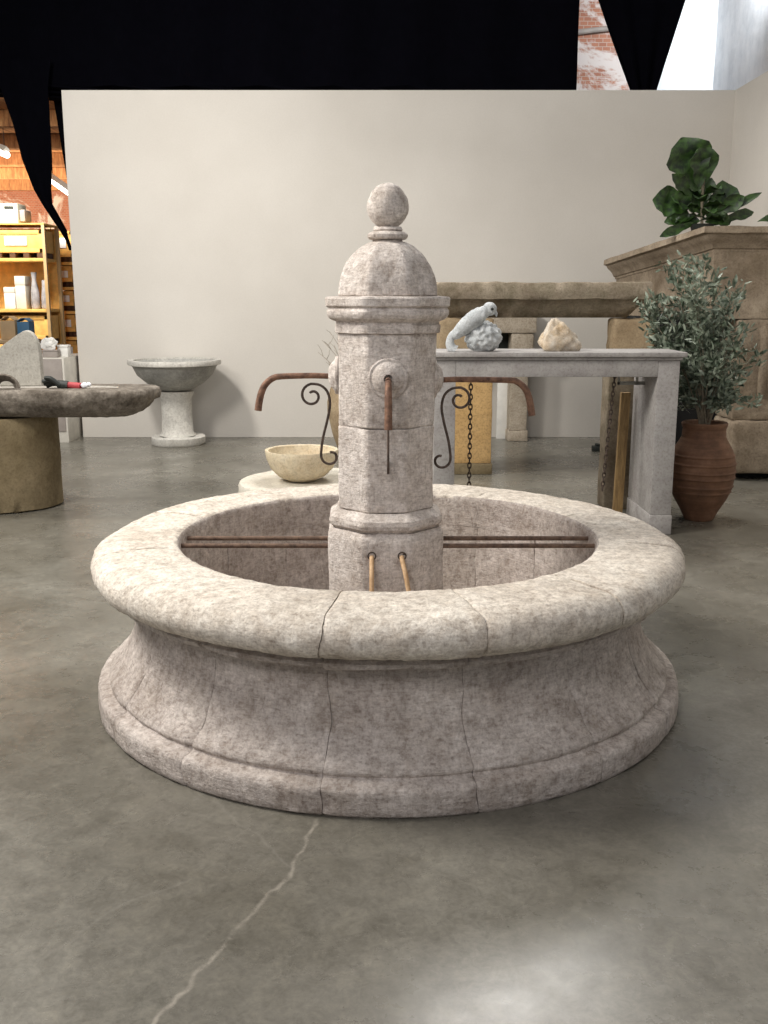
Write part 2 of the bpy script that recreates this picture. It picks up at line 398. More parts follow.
def jo(J, j, r, z):                                   # wander of joint j, shared by both stones that meet at it
    return R(J[j]) + .018*nz((r*1.0+j*9.1, z*4, j*2.7), 2.2, 1) + .006*nz((r, z*3, j), 14, 2)
def sector(name, prof, J, j, mat, gap=.0022, arris=.004, seed=0, amp=.004):
    cx = sum(p[0] for p in prof)/len(prof); cz = sum(p[1] for p in prof)/len(prof)
    # profile outward normals, used to round the arris at each joint
    n = len(prof); nor = []; span = (J[j+1] if j+1 < len(J) else J[0]+360)-J[j]
    for i in range(n):
        a = prof[i-1]; b = prof[(i+1) % n]; d = Vector((b[0]-a[0], b[1]-a[1])); d.normalize(); nor.append((d.y, -d.x))
    rs = []; steps = max(26, int(span*1.2))
    ts = [0, .012, .03] + [k/steps for k in range(2, steps-1)] + [.97, .988, 1]
    j2 = j+1
    for tt in ts:
        e = min(tt, 1-tt)
        inset = arris if e < .001 else (arris*.3 if e < .02 else 0)
        ring = []
        for i, (r, z) in enumerate(prof):
            a0 = jo(J, j, r, z); a1 = jo(J, j2 % len(J), r, z) + (2*PI if j2 == len(J) else 0)
            g = gap/max(r, .1); a = a0+g+(a1-a0-2*g)*tt
            rr = r-nor[i][0]*inset; zz = z-nor[i][1]*inset
            p = Vector((rr*math.sin(a), -rr*math.cos(a), zz))
            if 0.002 < z: 
                d = amp*nz(p, 5, seed)+amp*.5*nz(p, 22, seed+1)+amp*.3*nz(p, 60, seed+2)
                chip = max(0, nz(p, 9, seed+9)-.45)*.03*(1 if e < .06 else .25)
                d -= chip
                p += Vector((nor[i][0]*d*math.sin(a), -nor[i][0]*d*math.cos(a), nor[i][1]*d if z > .002 else 0))
            ring.append(p)
        rs.append(ring)
    bm = bmesh.new(); rings(bm, rs)
    if isinstance(mat, list):
        for f in bm.faces:
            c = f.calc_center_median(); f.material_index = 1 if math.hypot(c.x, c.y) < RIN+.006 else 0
    return link(name, bm, mat, F, angle=50)
wp = dense(wall_prof, .016); cp = dense(cop_prof, .014)
JOINTS = JOINTS[:-1]
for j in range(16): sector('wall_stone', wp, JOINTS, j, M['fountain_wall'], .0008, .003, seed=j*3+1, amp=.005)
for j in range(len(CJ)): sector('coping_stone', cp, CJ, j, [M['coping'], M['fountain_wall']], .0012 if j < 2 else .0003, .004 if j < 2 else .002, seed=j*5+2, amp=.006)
def revolve_closed(prof, n=96):
    bm = bmesh.new()
    rs = [[(r*math.sin(2*PI*i/n), -r*math.cos(2*PI*i/n), z) for r, z in prof] for i in range(n)]
    V = [[bm.verts.new(p) for p in r] for r in rs]
    m = len(prof)
    for i in range(n):
        for k in range(m): bm.faces.new((V[i][k], V[i][(k+1) % m], V[(i+1) % n][(k+1) % m], V[(i+1) % n][k]))
    return bm
core = [(RIN+.008, .005), (1.110, .005), (1.110, .088), (1.054, .094), (1.054, .135)] + [(.953+.080*(1-k/8)**2.5, .152+k/8*.262) for k in range(9)] + [(.99, .44), (.995, .48), (1.03, .485), (1.08, .50), (1.108, .5425), (1.08, .588), (1.03, .60), (RIN+.03, .601), (RIN+.01, .594)]
link('mortar_core', revolve_closed(core), M['mortar'], F)
bm = bmesh.new(); revolve(bm, [(RIN+.004, .004), (RIN+.004, .10)], 64); link('basin_floor', bm, M['fountain_wall'], F)

YAW = R(1.5); PX = -.010
def octo(name, prof, mat, sub=.02, amp=.0025, seed=0, round_=.10, z_cut=None, parent=F):
    """octagonal turned piece; prof holds (half width across flats, z)"""
    pr = []
    for a, b in zip(prof, prof[1:]):
        n = max(1, int(math.hypot(a[0]-b[0], a[1]-b[1])/sub))
        for k in range(n): pr.append((a[0]+(b[0]-a[0])*k/n, a[1]+(b[1]-a[1])*k/n))
    pr.append(prof[-1])
    bm = bmesh.new(); rs = []
    for w_, z in pr:
        ring = []
        for s in range(8):
            a0 = PI/8+s*PI/4; a1 = a0+PI/4
            A = Vector((math.cos(a0), math.sin(a0)))*w_/math.cos(PI/8); B = Vector((math.cos(a1), math.sin(a1)))*w_/math.cos(PI/8)
            for k in (0.04, .12, .25, .4, .5, .6, .75, .88, .96):
                q = A.lerp(B, k); e = min(k, 1-k)
                ring.append(Vector((q.x, q.y, z)))
        rs.append(ring)
    rings(bm, rs)
    bmesh.ops.rotate(bm, verts=bm.verts, cent=(0, 0, 0), matrix=Matrix.Rotation(YAW, 3, 'Z'))
    for v in bm.verts: k_ = 1.004 if name == 'cornice' else .983; v.co.x = v.co.x*k_+PX+.007*min(1, max(0, (v.co.z-.9)/.5)); v.co.y *= k_
    displace(bm, amp, 8, seed, amp*.8, 35)
    return link(name, bm, mat, parent, angle=28)
octo('pedestal', [(.212, .101), (.222, .11), (.224, .60), (.222, .622), (.214, .637), (.207, .644)], M['fountain'], seed=1)
octo('pedestal_moulding', [(.200, .645), (.205, .652), (.2155, .660), (.219, .674), (.215, .690), (.205, .699), (.192, .707), (.186, .716)], M['fountain'], sub=.008, seed=2)
octo('lower_shaft', [(.176, .718), (.180, .722), (.181, 1.026), (.178, 1.031)], M['fountain'], sub=.03, seed=3, amp=.0035)
octo('upper_shaft', [(.178, 1.033), (.181, 1.038), (.184, 1.366), (.183, 1.372)], M['fountain'], sub=.03, seed=4, amp=.0035)
octo('cornice', [(.186, 1.3725), (.192, 1.375), (.194, 1.392), (.194, 1.402), (.188, 1.407), (.189, 1.414), (.204, 1.420), (.216, 1.428), (.222, 1.440), (.222, 1.452), (.216, 1.461),
                 (.213, 1.464), (.220, 1.467), (.225, 1.472), (.226, 1.496), (.222, 1.502), (.19, 1.505)], M['fountain'], sub=.006, seed=5, amp=.002)
dome = [(.180, 1.5055)]
for k in range(0, 17):
    a = k/16*R(76); dome.append((.183*math.cos(a)**.86, 1.510+.196*math.sin(a)))
dome += [(.056, 1.703), (.05, 1.705)]
octo('dome', dome, M['fountain'], sub=.012, seed=6, amp=.003)
bm = bmesh.new(); revolve(bm, [(.050, 1.7055), (.066, 1.709), (.073, 1.716), (.074, 1.725), (.066, 1.733), (.052, 1.737)], 40); displace(bm, .002, 20, 3); bmesh.ops.translate(bm, verts=bm.verts, vec=(PX+.009, 0, 0)); link('collar', bm, M['fountain'], F)
ball = [(.048, 1.7375), (.052, 1.742), (.048, 1.752)]
for k in range(2, 25):
    a = -PI/2+PI*k/25; ball.append((.0755*math.cos(a)*(1 if a > -.3 else 1-.10*(-.3-a)), 1.826+.082*math.sin(a)))
ball.append((.006, 1.908))
bm = bmesh.new(); revolve(bm, ball, 16); displace(bm, .004, 16, 8, .002, 60); bmesh.ops.translate(bm, verts=bm.verts, vec=(PX+.010, 0, 0)); link('finial_ball', bm, M['fountain'], F, angle=32)

# water spouts: stone boss, iron pipe with a scroll bracket under it
def spout(direction, length, drop, zc=1.217, face=.183):
    d = Vector((math.sin(direction), -math.cos(direction), 0)); up = Vector((0, 0, 1)); sd = d.cross(up)
    O_ = Vector((PX+(.010 if abs(direction) < .1 else .002), 0, 0)); C0 = O_+d*(face)+up*zc
    bm = bmesh.new(); prof = [(.072, -.004), (.072, .004), (.068, .008), (.060, .008), (.056, .012), (.046, .022), (.030, .031), (.016, .034), (.016, .01)]
    rs = [[C0+d*h+(sd*math.cos(2*PI*i/36)+up*math.sin(2*PI*i/36))*r for i in range(36)] for r, h in prof]
    rings(bm, rs); displace(bm, .0015, 30, 2); link('spout_boss', bm, M['fountain'], F)
    z0 = zc-.004
    pts = [d*(face+.03)+up*z0, d*(face+.10)+up*(z0+.002), d*(length-.09)+up*(z0-.001)]
    for a in (25, 50, 72): pts.append(d*(length-.09+.082*math.sin(R(a)))+up*(z0-.084*(1-math.cos(R(a)))))
    pts.append(d*(length-.002)+up*(z0-drop*.72)); pts.append(d*(length+.004)+up*(z0-drop))
    path = smooth_path([p+O_ for p in pts], 7); bm = bmesh.new()
    n = len(path); rr = [.0105+.0035*(i/(n-1)) for i in range(n)]
    tube(bm, path, rr, 12)
    return d, z0, link('spout_pipe', bm, M['rust'], F)
def scroll(d, z0, face, mirror_len, parent=F):
    up = Vector((0, 0, 1)); s = mirror_len
    pts = []
    # upper volute (spirals out from its eye), then S down to the lower volute against the shaft
    ex, ez = .093, -.066
    N = 30
    for k in range(N+1):                               # from the eye outwards, ending at the top under the pipe
        u = k/N; a = R(90)-R(400)*(1-u); r = .013+.032*u
        pts.append((ex+r*math.cos(a)*s, ez+r*math.sin(a)))
    pts += [(.062, -.026), (.036, -.050), (.026, -.095), (.036, -.155), (.054, -.225), (.062, -.280)]
    fx, fz = .026, -.298
    for k in range(24):
        u = k/23; a = R(12)-R(290)*u; r = .037-.022*u
        pts.append((fx+r*math.cos(a), fz+r*math.sin(a)))
    path = smooth_path([Vector((PX+(.010 if abs(d.x) < .1 else .002), 0, 0))+d*(face+p[0])+up*(z0-.008+p[1]) for p in pts], 3)
    bm = bmesh.new(); tube(bm, path, .0050, 6)
    link('scroll_bracket', bm, M['iron'], parent)
for ang, ln, dr, zc in ((R(-90), .482, .130, 1.214), (R(90), .552, .135, 1.200), (R(0), .36, .160, 1.216), (R(180), .48, .125, 1.216)):
    d, z0, pipe = spout(ang, ln, dr, zc)
    scroll(d, z0, .186, 1, pipe)
# twin iron bars across the basin
for s in (-1, 1):
    for yy, x1 in ((.060, .768), (-.062, .768)):
        bm = bmesh.new(); tube(bm, [(s*.216+PX, yy, .566), (s*(RIN-.002), yy, .566)], .0095, 10); link('bucket_bar', bm, M['bar'], F)
# small overflow pipes in the pedestal
for x, dx in ((-.060, .0), (.052, .028)):
    bm = bmesh.new(); tube(bm, smooth_path([(x, -.210, .562), (x, -.230, .554), (x+dx*.5, -.275, .50), (x+dx, -.305, .42)], 5), [.009]*16, 10); op = link('overflow_pipe', bm, M['copper'], F)
    bm = bmesh.new(); q = [[(x+r*math.cos(2*PI*i/20), y, .566+r*math.sin(2*PI*i/20)) for i in range(20)] for r, y in ((.0165, -.2185), (.0165, -.2225), (.012, -.2225), (.012, -.2185))]
    rings(bm, q); link('pipe_collar', bm, M['iron'], op)

# ------------------------------------------------------------------ grey stone mantel used as a table
MY = 2.50                                             # front plane
mx1 = P(680.5, 360, MY).x; mx0 = P(434, 400, MY).x; mz = P(560, 352, MY).z; lw = .135; ap = P(560, 377, MY).z
MD = .60
T = thing('stone_mantel', ((mx0+mx1)/2, MY+MD/2, 0), 'long grey limestone mantel standing like a table just behind the fountain', 'mantel')
o0 = T.location.copy()
def part(name, bm, m, parent, **k):
    bmesh.ops.translate(bm, verts=bm.verts, vec=-Vector(parent.location)); return link(name, bm, m, parent, **k)
bm = bmesh.new(); add_box(bm, mx0-.035, mx1+.035, MY-.035, MY+.42, mz-.032, mz, .008); part('mantel_shelf', bm, M['grey'], T)
bm = bmesh.new(); add_box(bm, mx0-.012, mx1+.012, MY-.012, MY+.40, mz-.052, mz-.033, .006); part('shelf_moulding', bm, M['grey'], T)
bm = bmesh.new(); add_box(bm, mx0+lw+.0005, mx1-lw-.0005, MY, MY+.09, ap, mz-.053, .004); part('apron', bm, M['grey'], T)
for s in (0, 1):
    xa = mx0 if s == 0 else mx1-lw; xb = xa+lw
    bm = bmesh.new(); add_box(bm, xa, xb, MY, MY+MD, .13, mz-.0535, .004); lg = part('leg', bm, M['grey'], T)
    bm = bmesh.new(); add_box(bm, xa-.006, xb+.006, MY-.008, MY+MD, 0, .129, .006); bmesh.ops.translate(bm, verts=bm.verts, vec=-T.location); link('leg_plinth', bm, M['grey'], lg)
bx = mx1-lw
bm = bmesh.new(); add_box(bm, bx-.18, bx-.002, MY+.30, MY+.315, ap-.075, ap-.052, .002); add_box(bm, bx-.18, bx-.165, MY+.30, MY+.315, ap-.075, mz-.054, .002); add_box(bm, bx-.06, bx-.045, MY+.30, MY+.315, ap-.075, mz-.0545, .002); part('steel_bracket', bm, M['marble'], T)

# chains hanging inside the mantel
def chain(p0, p1, label, r=.012, wire=.0032):
    p0 = Vector(p0); p1 = Vector(p1); L = (p1-p0).length; ax = (p1-p0).normalized(); step = r*2.35
    n = int(L/step); bm = bmesh.new()
    X = ax.cross(Vector((0, 1, 0))).normalized(); Y = ax.cross(X)
    for i in range(n):
        c = p0+ax*(step*(i+.5)+.0); U = X if i % 2 else Y
        pts = [c+ax*(r*1.55*math.cos(2*PI*k/12))+U*(r*.8*math.sin(2*PI*k/12)) for k in range(12)]
        W = ax.cross(U).normalized()
        rs = []
        for k in range(12):
            tn = (pts[(k+1) % 12]-pts[k-1]).normalized(); nn = tn.cross(W)
            rs.append([pts[k]+(nn*math.cos(2*PI*m/6)+W*math.sin(2*PI*m/6))*wire for m in range(6)])
        V = [[bm.verts.new(q) for q in rr] for rr in rs]
        for k in range(12):
            for m in range(6): bm.faces.new((V[k][m], V[k][(m+1) % 6], V[(k+1) % 12][(m+1) % 6], V[(k+1) % 12][m]))
    c = link('iron_chain', bm, M['iron'], None, origin=p0)
    return tag(c, label, 'chain')
pa = P(471, 377, MY+.12); pb = P(470.5, 500, MY+.12)
chain((pa.x, MY+.12, mz-.054), (pa.x, MY+.12, pb.z), 'dark iron chain hanging straight down in front of the golden stone pedestal', .0135, .0042)
pa = P(615, 378, MY+.14); pb = P(602, 492, MY+.14)
chain((pa.x+.005, MY+.14, mz-.054), (pb.x, MY+.14, pb.z), 'slanting iron chain hanging beside the wooden plank under the grey mantel', .0125, .0038)

# golden-brown plank leaning inside the right leg
pt = P(624, 392, MY+.55); pb = P(617, 512, MY+.55)
bm = bmesh.new(); q0 = P(617, 520, MY+.5)
add_box(bm, q0.x-.03, q0.x+.035, MY+.50, MY+.54, 0, pt.z, .004)
bmesh.ops.bisect_plane(bm, geom=bm.verts[:]+bm.edges[:]+bm.faces[:], plane_co=(0, 0, .5), plane_no=(0, 0, 1))
for v in bm.verts: v.co.x += (v.co.z)*.02
o = link('wooden_plank', bm, M['plank'], None, origin=(q0.x, MY+.52, 0)); tag(o, 'narrow weathered wooden plank standing inside the right leg of the grey mantel', 'plank')

# carved bird on a ball, resting on the mantel
bc = P(476, 350, MY+.10); BXc, BYc, BZ = bc.x, MY+.10, mz
B = thing('bird_sculpture', (BXc, BYc, BZ), 'whitish carved stone bird perched on a textured ball, on the grey mantel', 'sculpture')
bm = bmesh.new(); rock(bm, (.045, 0, .088), .108, 5, .05, 3, (1.05, 1, .88), None, 6)
for v in bm.verts:
    k = noise.cell(v.co*45) if False else nz(v.co, 40, 1)
    v.co += (v.co-Vector((.045, 0, .088))).normalized()*(.016*k); v.co.z = max(v.co.z, 0.001)
link('textured_ball', bm, M['bird'], B)
bm = bmesh.new(); path = smooth_path([(-.150, -.03, .085), (-.110, -.045, .125), (-.055, -.055, .172), (-.005, -.055, .212), (.035, -.05, .240), (.068, -.045, .262)], 6)
n = len(path); rr = [.014+.040*math.sin(PI*min(1, (i/(n-1))**.9*.86+.04))**1.1 for i in range(n)]; rr[-1] = .026
tube(bm, path, rr, 18)
bmesh.ops.subdivide_edges(bm, edges=bm.edges, cuts=1); displace(bm, .004, 40, 3)
link('bird_body', bm, M['bird'], B)
bm = bmesh.new(); rock(bm, (.075, -.045, .262), .045, 4, .06, 2, (1.0, .85, .95), None, 2); link('bird_head', bm, M['bird'], B)
bm = bmesh.new(); tube(bm, [(.105, -.050, .245), (.118, -.051, .230), (.120, -.051, .215)], [.016, .010, .003], 8); link('beak', bm, M['bird'], B)
for sd_ in (-1, 1):
    bm = bmesh.new(); rs_ = []
    for k in range(9):
        u = k/8; c_ = Vector((.040-.175*u, -.052+sd_*(.046-.022*u), .232-.125*u)); h_ = .002+.026*math.sin(PI*min(1, u*.9+.1))**.7
        rs_.append([c_+Vector((-.4*h_*math.sin(a_), sd_*.007*math.cos(a_), h_*math.sin(a_))) for a_ in [2*PI*q_/10 for q_ in range(10)]])
    rings(bm, rs_); link('wing', bm, M['bird'], B)
bm = bmesh.new(); rock(bm, (.088, -.083, .262), .010, 2, 0, 1); link('eye', bm, M['glove'], B)
bm = bmesh.new(); tube(bm, smooth_path([(-.120, -.03, .135), (-.155, -.03, .10), (-.168, -.03, .055), (-.155, -.03, .02), (-.135, -.03, .004)], 5), [.017+.001*k for k in range(21)], 10)
for v in bm.verts: v.co.z = max(v.co.z, 0.001)
link('tail', bm, M['bird'], B)
# rock
rc = P(562, 350, MY+.12)
bm = bmesh.new(); rock(bm, (0, 0, .095), .128, 5, .34, 21, (1.1, .75, .95), -.62, 1.1)
zmin = min(v.co.z for v in bm.verts)
for v in bm.verts:
    v.co.z -= zmin; v.co.x *= 1.0-.75*max(0, (v.co.z-.05)/.2); v.co.x += -.03*max(0, v.co.z-.05)/.1
o = link('rock', bm, M['rock'], None, angle=25); o.location = (rc.x, MY+.14, mz); tag(o, 'rough tan and white rock lying on the grey mantel', 'rock')

# ------------------------------------------------------------------ trough on two pedestals
TY = 4.72
tx0 = P(431, 290, TY).x; tx1 = P(652, 290, TY).x; tz1 = P(500, 282, TY).z; tzm = P(500, 299, TY).z; tz0 = P(500, 318, TY).z
TR = thing('stone_trough', ((tx0+tx1)/2, TY+.3, tz0), 'dark mossy stone trough raised on two pedestals behind the grey mantel', 'trough')
bm = bmesh.new()
def ring_rect(x0, x1, y0, y1, z, n=24):
    pts = []
    for k in range(n): pts.append((x0+(x1-x0)*k/n, y0, z))
    for k in range(8): pts.append((x1, y0+(y1-y0)*k/8, z))
    for k in range(n): pts.append((x1-(x1-x0)*k/n, y1, z))
    for k in range(8): pts.append((x0, y1-(y1-y0)*k/8, z))
    return pts
TD = .62
lv = [(.165, .14, tz0), (.10, .09, tz0+(tzm-tz0)*.5), (.02, .03, tzm-.012), (0, 0, tzm), (-.002, -.002, tzm+.03), (0, 0, tz1-.012), (.012, .012, tz1), (.085, .085, tz1-.002), (.11, .11, tz1-.10), (.17, .17, tz1-.2)]
rings(bm, [ring_rect(tx0+a, tx1-a, TY+b, TY+TD-b, z) for a, b, z in lv])
displace(bm, .012, 5, 3, .008, 18)
for v in bm.verts:
    if v.co.z < tz0+.02: v.co.z = tz0
part('trough_body', bm, M['trough'], TR, angle=60)
for (pxl, pxr, lab, mat, nm) in ((438, 492, 'golden stone pedestal with a darker foot carrying the left end of the mossy trough', M['golden'], 'a'), (607, 652, 'tan rough stone pedestal carrying the right end of the mossy trough', M['tan'], 'b')):
    xa = P(pxl, 420, TY+.03).x; xb = P(pxr, 420, TY+.03).x
    if nm == 'b': xa = P(613, 340, TY+.03).x; xb = P(655, 340, TY+.03).x
    PDp = .52 if nm == 'a' else .30
    Pd = thing('stone_pedestal', ((xa+xb)/2, TY+.3, 0), lab, 'pedestal')
    topz = P(500, 352, TY).z
    part('foot', stone_box(xa-.005 if nm == 'b' else xa-.01, xb+.01, TY+.02, TY+PDp+.03, 0, .095, .008, .08, .003, 6, 1), M['drum'], Pd)
    part('shaft', stone_box(xa, xb, TY+.03, TY+PDp, .096, topz, .01, .09, .004, 5, 2), mat, Pd)
    part('cap_block', stone_box(xa+.005, xb-.005, TY+.03, TY+PDp, topz+.001, tz0-.009, .02, .05, .012, 7, 3), M['tan'], Pd)

xa = P(606, 430, MY+.80).x; xb = P(632, 430, MY+.80).x
bm = stone_box(xa, xb, MY+.78, MY+1.0, 0, mz-.06, .012, .08, .006, 5, 9)
o = link('stone_post', bm, M['trough'], None, origin=((xa+xb)/2, MY+.9, 0)); tag(o, 'grey-brown upright stone post behind the wooden plank, at the right end of the grey mantel', 'post')
# small stone surround against the back wall, and the boards in it
SY = 6.80
sx0 = P(446, 400, SY).x; sx1 = P(527.5, 400, SY).x; sz1 = P(500, 312, SY).z; sop = P(500, 333, SY).z; jw = P(527.5, 400, SY).x-P(509.5, 400, SY).x
S = thing('fireplace_surround', ((sx0+sx1)/2, SY+.15, 0), 'small beige stone fireplace surround standing against the back wall', 'fireplace')
part('lintel', stone_box(sx0-.07, sx1+.07, SY-.03, SY+.27, sop, sz1, .01, .07, .006, 6, 1), M['surround'], S)
for xa in (sx0, sx1-jw):
    part('jamb', stone_box(xa, xa+jw, SY, SY+.25, .115, P(500, 352, SY).z, .008, .07, .004, 6, 2), M['surround'], S)
    part('corbel', stone_box(xa-.005 if xa == sx0 else xa-.0, xa+jw+.045, SY-.02, SY+.26, P(500, 352, SY).z+.001, sop-.001, .015, .05, .008, 6, 4), M['surround'], S)
    part('jamb_foot', stone_box(xa-.012, xa+jw+.012, SY-.012, SY+.26, 0, .114, .01, .06, .004, 6, 3), M['surround'], S)
bm = bmesh.new(); add_box(bm, P(497, 400, SY+.2).x-.0, P(507.3, 400, SY+.2).x, SY+.19, SY+.22, 0, P(500, 354, SY+.2).z, .003)
o = link('white_board', bm, M['white'], None, origin=(P(500, 400, SY+.2).x, SY+.2, 0)); tag(o, 'narrow white board standing in the opening of the small beige surround', 'board')
bm = bmesh.new(); add_box(bm, sx0+jw+.05, P(507.3, 400, SY+.24).x, SY+.226, SY+.245, P(500, 352, SY+.2).z-.25, P(500, 331, SY+.2).z, .003); add_box(bm, sx0+jw+.05, sx0+jw+.1, SY+.226, SY+.245, 0, P(500, 352, SY+.2).z-.2, .003)  # dark board put in to fill the dark recess
add_box(bm, P(504.5, 400, SY+.24).x, P(507.3, 400, SY+.24).x, SY+.226, SY+.245, 0, P(500, 352, SY+.2).z-.2, .003)
o = link('dark_recess_board', bm, M['glove'], None, origin=(P(490, 400, SY+.2).x, SY+.24, 0)); tag(o, 'dark framed board filling the dark recess of the small beige surround', 'frame')
# little black plug box on the floor
q = Vector(floor_pt(597, 451)); bm = bmesh.new(); add_box(bm, -.05, .05, -.04, .04, 0, .055, .008); add_box(bm, -.02, .02, -.035, .035, .056, .075, .006)
o = link('power_box', bm, M['glove'], None); o.location = (q.x, q.y, 0); tag(o, 'tiny black power box on the floor near the back wall', 'box')

# ------------------------------------------------------------------ monumental chimneypiece at the right
CY = 4.40
cx_front = P(704, 240, CY).x; cz_f = P(704, 226, CY).z; BKY = 6.55
pb_ = P(604, 260, BKY); cx_back = pb_.x; cz_b = pb_.z
XR = WR-.04
CH = thing('stone_chimneypiece', ((cx_front+XR)/2, CY+1.0, 0), 'monumental weathered beige stone chimneypiece with a moulded crown at the right wall', 'fireplace')
# crown: profile swept along the side return and the front
prof = [(0.0, 0.0), (.005, -.05), (-.03, -.062), (-.045, -.085), (-.075, -.11), (-.10, -.135), (-.115, -.165), (-.13, -.17), (-.13, -.19)]
def crown_ring(kind):
    out = []
    for off, dz in prof:
        if kind == 0: out.append((cx_back-off*.9, BKY, cz_b+dz))
        elif kind == 1: out.append((cx_front-off, CY-off, cz_f+dz))
        else: out.append((XR, CY-off, cz_f+dz))
    return out
bm = bmesh.new(); A0 = crown_ring(0); A1 = crown_ring(1); A2 = crown_ring(2)
secs = []
for k in range(13): secs.append([Vector(a).lerp(Vector(b), k/12) for a, b in zip(A0, A1)])
for k in range(1, 9): secs.append([Vector(a).lerp(Vector(b), k/8) for a, b in zip(A1, A2)])
back = []
for i, s in enumerate(secs):
    t_ = s[0]; bt = s[-1]
    s.append(Vector((XR, BKY, bt.z))); s.append(Vector((XR, BKY, t_.z-.002)))
V = [[bm.verts.new(p) for p in s] for s in secs]
m = len(secs[0])
for a, b in zip(V, V[1:]):
    for i in range(m):
        j = (i+1) % m
        try: bm.faces.new((a[i], a[j], b[j], b[i]))
        except ValueError: pass
bm.faces.new(V[0]); bm.faces.new(V[-1])
bmesh.ops.remove_doubles(bm, verts=bm.verts, dist=.0005)
displace(bm, .008, 6, 2, .004, 25); part('crown', bm, M['chimney'], CH, angle=25)
# hood / frieze below the crown
fz1 = P(730, 319, CY+.12).z
hx = cx_front+.13
bm = bmesh.new()
def hood_ring(z, c_back_drop=0): return [(cx_back+.13, BKY-.01, z-c_back_drop), (hx, CY+.13, z), (XR, CY+.13, z), (XR, BKY-.01, z-c_back_drop)]
zt = cz_f-.185
rings(bm, [hood_ring(fz1), hood_ring(fz1+.02), hood_ring(zt-.005, .165)]); cut_grid(bm, .1); displace(bm, .006, 5, 3, .003, 20)
part('frieze', bm, M['chimney'], CH, angle=40)
# jambs
jx = P(733, 400, CY+.1).x
for (ya, yb, xa) in ((CY+.1, CY+.55, jx),):
    part('jamb', stone_box(xa, XR, ya, yb, .50, fz1-.002, .02, .07, .008, 5, 5), M['chimney'], CH)
    part('jamb_base', stone_box(xa-.01, XR, ya-.06, yb, .055, .499, .03, .06, .010, 5, 6), M['chimney'], CH)
    bm = bmesh.new(); xx = xa+.20
    path = smooth_path([(xx, ya-.06, fz1-.08), (xx, ya-.10, fz1-.16), (xx+.01, ya-.07, fz1-.34), (xx+.02, ya-.03, fz1-.52), (xx+.03, ya-.01, fz1-.62)], 5)
    tube(bm, path, [.05-.018*k/20 for k in range(21)], 10); part('console_scroll', bm, M['chimney'], CH)
bm = bmesh.new(); add_box(bm, jx-.3, XR, CY+.2, CY+.75, 0, .05, .004); part('base_gap_shade', bm, M['black'], CH)  # black slab stands for the shadow gap below the jamb
bm = bmesh.new(); add_box(bm, cx_back+.2, XR, CY+.62, BKY-.1, .052, fz1-.003, .004); part('opening_shade', bm, M['black'], CH)  # black block stands for the shaded hollow of the opening
part('rear_jamb', stone_box(cx_back+.14, cx_back+.62, BKY-.45, BKY-.02, 0, fz1-.16, .02, .09, .008, 5, 8), M['chimney'], CH) if False else None

# fiddle leaf plant standing on top of it
def leaf(bm, base, dirv, length, width, nrm, droop=.2, lyre=True, mi=0):
    dirv = Vector(dirv).normalized(); side = dirv.cross(Vector(nrm)).normalized(); up = side.cross(dirv).normalized()
    N = 9; L = []; Cc = []; Rr = []
    for k in range(N+1):
        u = k/N
        if lyre: wd = width*(.05+.95*math.sin(PI*min(1, u*1.0)**1.35)**.75*(1-.28*math.exp(-((u-.42)/.12)**2))) if 0 < k < N else width*.04
        else: wd = width*math.sin(PI*u)**.8 if 0 < k < N else 0.0005
        c = Vector(base)+dirv*length*u-Vector((0, 0, 1))*droop*length*u*u
        ww = up*wd*.25*(1 if not lyre else 1+.5*math.sin(u*18))
        L.append(bm.verts.new(c-side*wd/2+ww)); Cc.append(bm.verts.new(c)); Rr.append(bm.verts.new(c+side*wd/2+ww))
    for k in range(N):
        for a, b in ((L, Cc), (Cc, Rr)):
            f = bm.faces.new((a[k], b[k], b[k+1], a[k+1])); f.material_index = mi
def solid(bm, th):
    bmesh.ops.recalc_face_normals(bm, faces=bm.faces)
    bmesh.ops.solidify(bm, geom=bm.faces[:], thickness=th)
FY = 5.0
fb = P(702, 226, FY); ztop = cz_f-.02
FP = thing('fiddle_leaf_fig', (fb.x, FY, ztop), 'dark green fiddle leaf fig with one tall upright leaf, on top of the stone chimneypiece', 'plant')
bm = bmesh.new(); revolve(bm, [(.07, .006), (.085, .02), (.10, .07), (.103, .075), (.09, .075), (.085, .06)], 24); link('pot', bm, M['glove'], FP)
bm = bmesh.new(); tube(bm, smooth_path([(0, 0, .06), (-.01, 0, .2), (-.02, -.02, .38), (-.01, -.02, .50)], 4), [.013]*13, 8); link('stem', bm, M['bark'], FP)
bm = bmesh.new()
def LP(px, py): q = P(px, py, FY)-FP.location; return q
specs = [((697, 192), (680, 138), .40), ((699, 190), (701, 144), .25), ((692, 197), (667, 174), .13), ((702, 205), (711, 178), .13),
         ((690, 208), (652, 200), .27), ((698, 212), (668, 196), .20), ((708, 212), (738, 188), .26), ((712, 216), (742, 196), .15),
         ((712, 218), (759, 193), .07), ((718, 222), (758, 211), .10), ((695, 216), (665, 222), .12), ((696, 222), (655, 238), .09),
         ((702, 215), (694, 190), .22), ((706, 216), (722, 205), .22), ((690, 218), (670, 212), .2), ((705, 222), (732, 221), .15), ((700, 221), (680, 223), .16)]
for (a, b, wd) in specs:
    A = LP(*a); Bq = LP(*b); dv = Bq-A; ln = dv.length
    yb = random.uniform(-.12, .12)
    leaf(bm, A, (dv.x, dv.y+yb, dv.z), ln, wd, (random.uniform(-.3, .3), -1, random.uniform(.1, .6)), 0)
for k in range(12):
    a = k*2.4; leaf(bm, (random.uniform(-.03, .03), random.uniform(-.03, .03), .10+.02*k), (math.cos(a), math.sin(a), .35+.03*k), .22, .14, (0, 0, 1), .35)
solid(bm, .003); link('foliage', bm, M['fiddle'], FP, angle=75)
q = P(768, 222, FY)
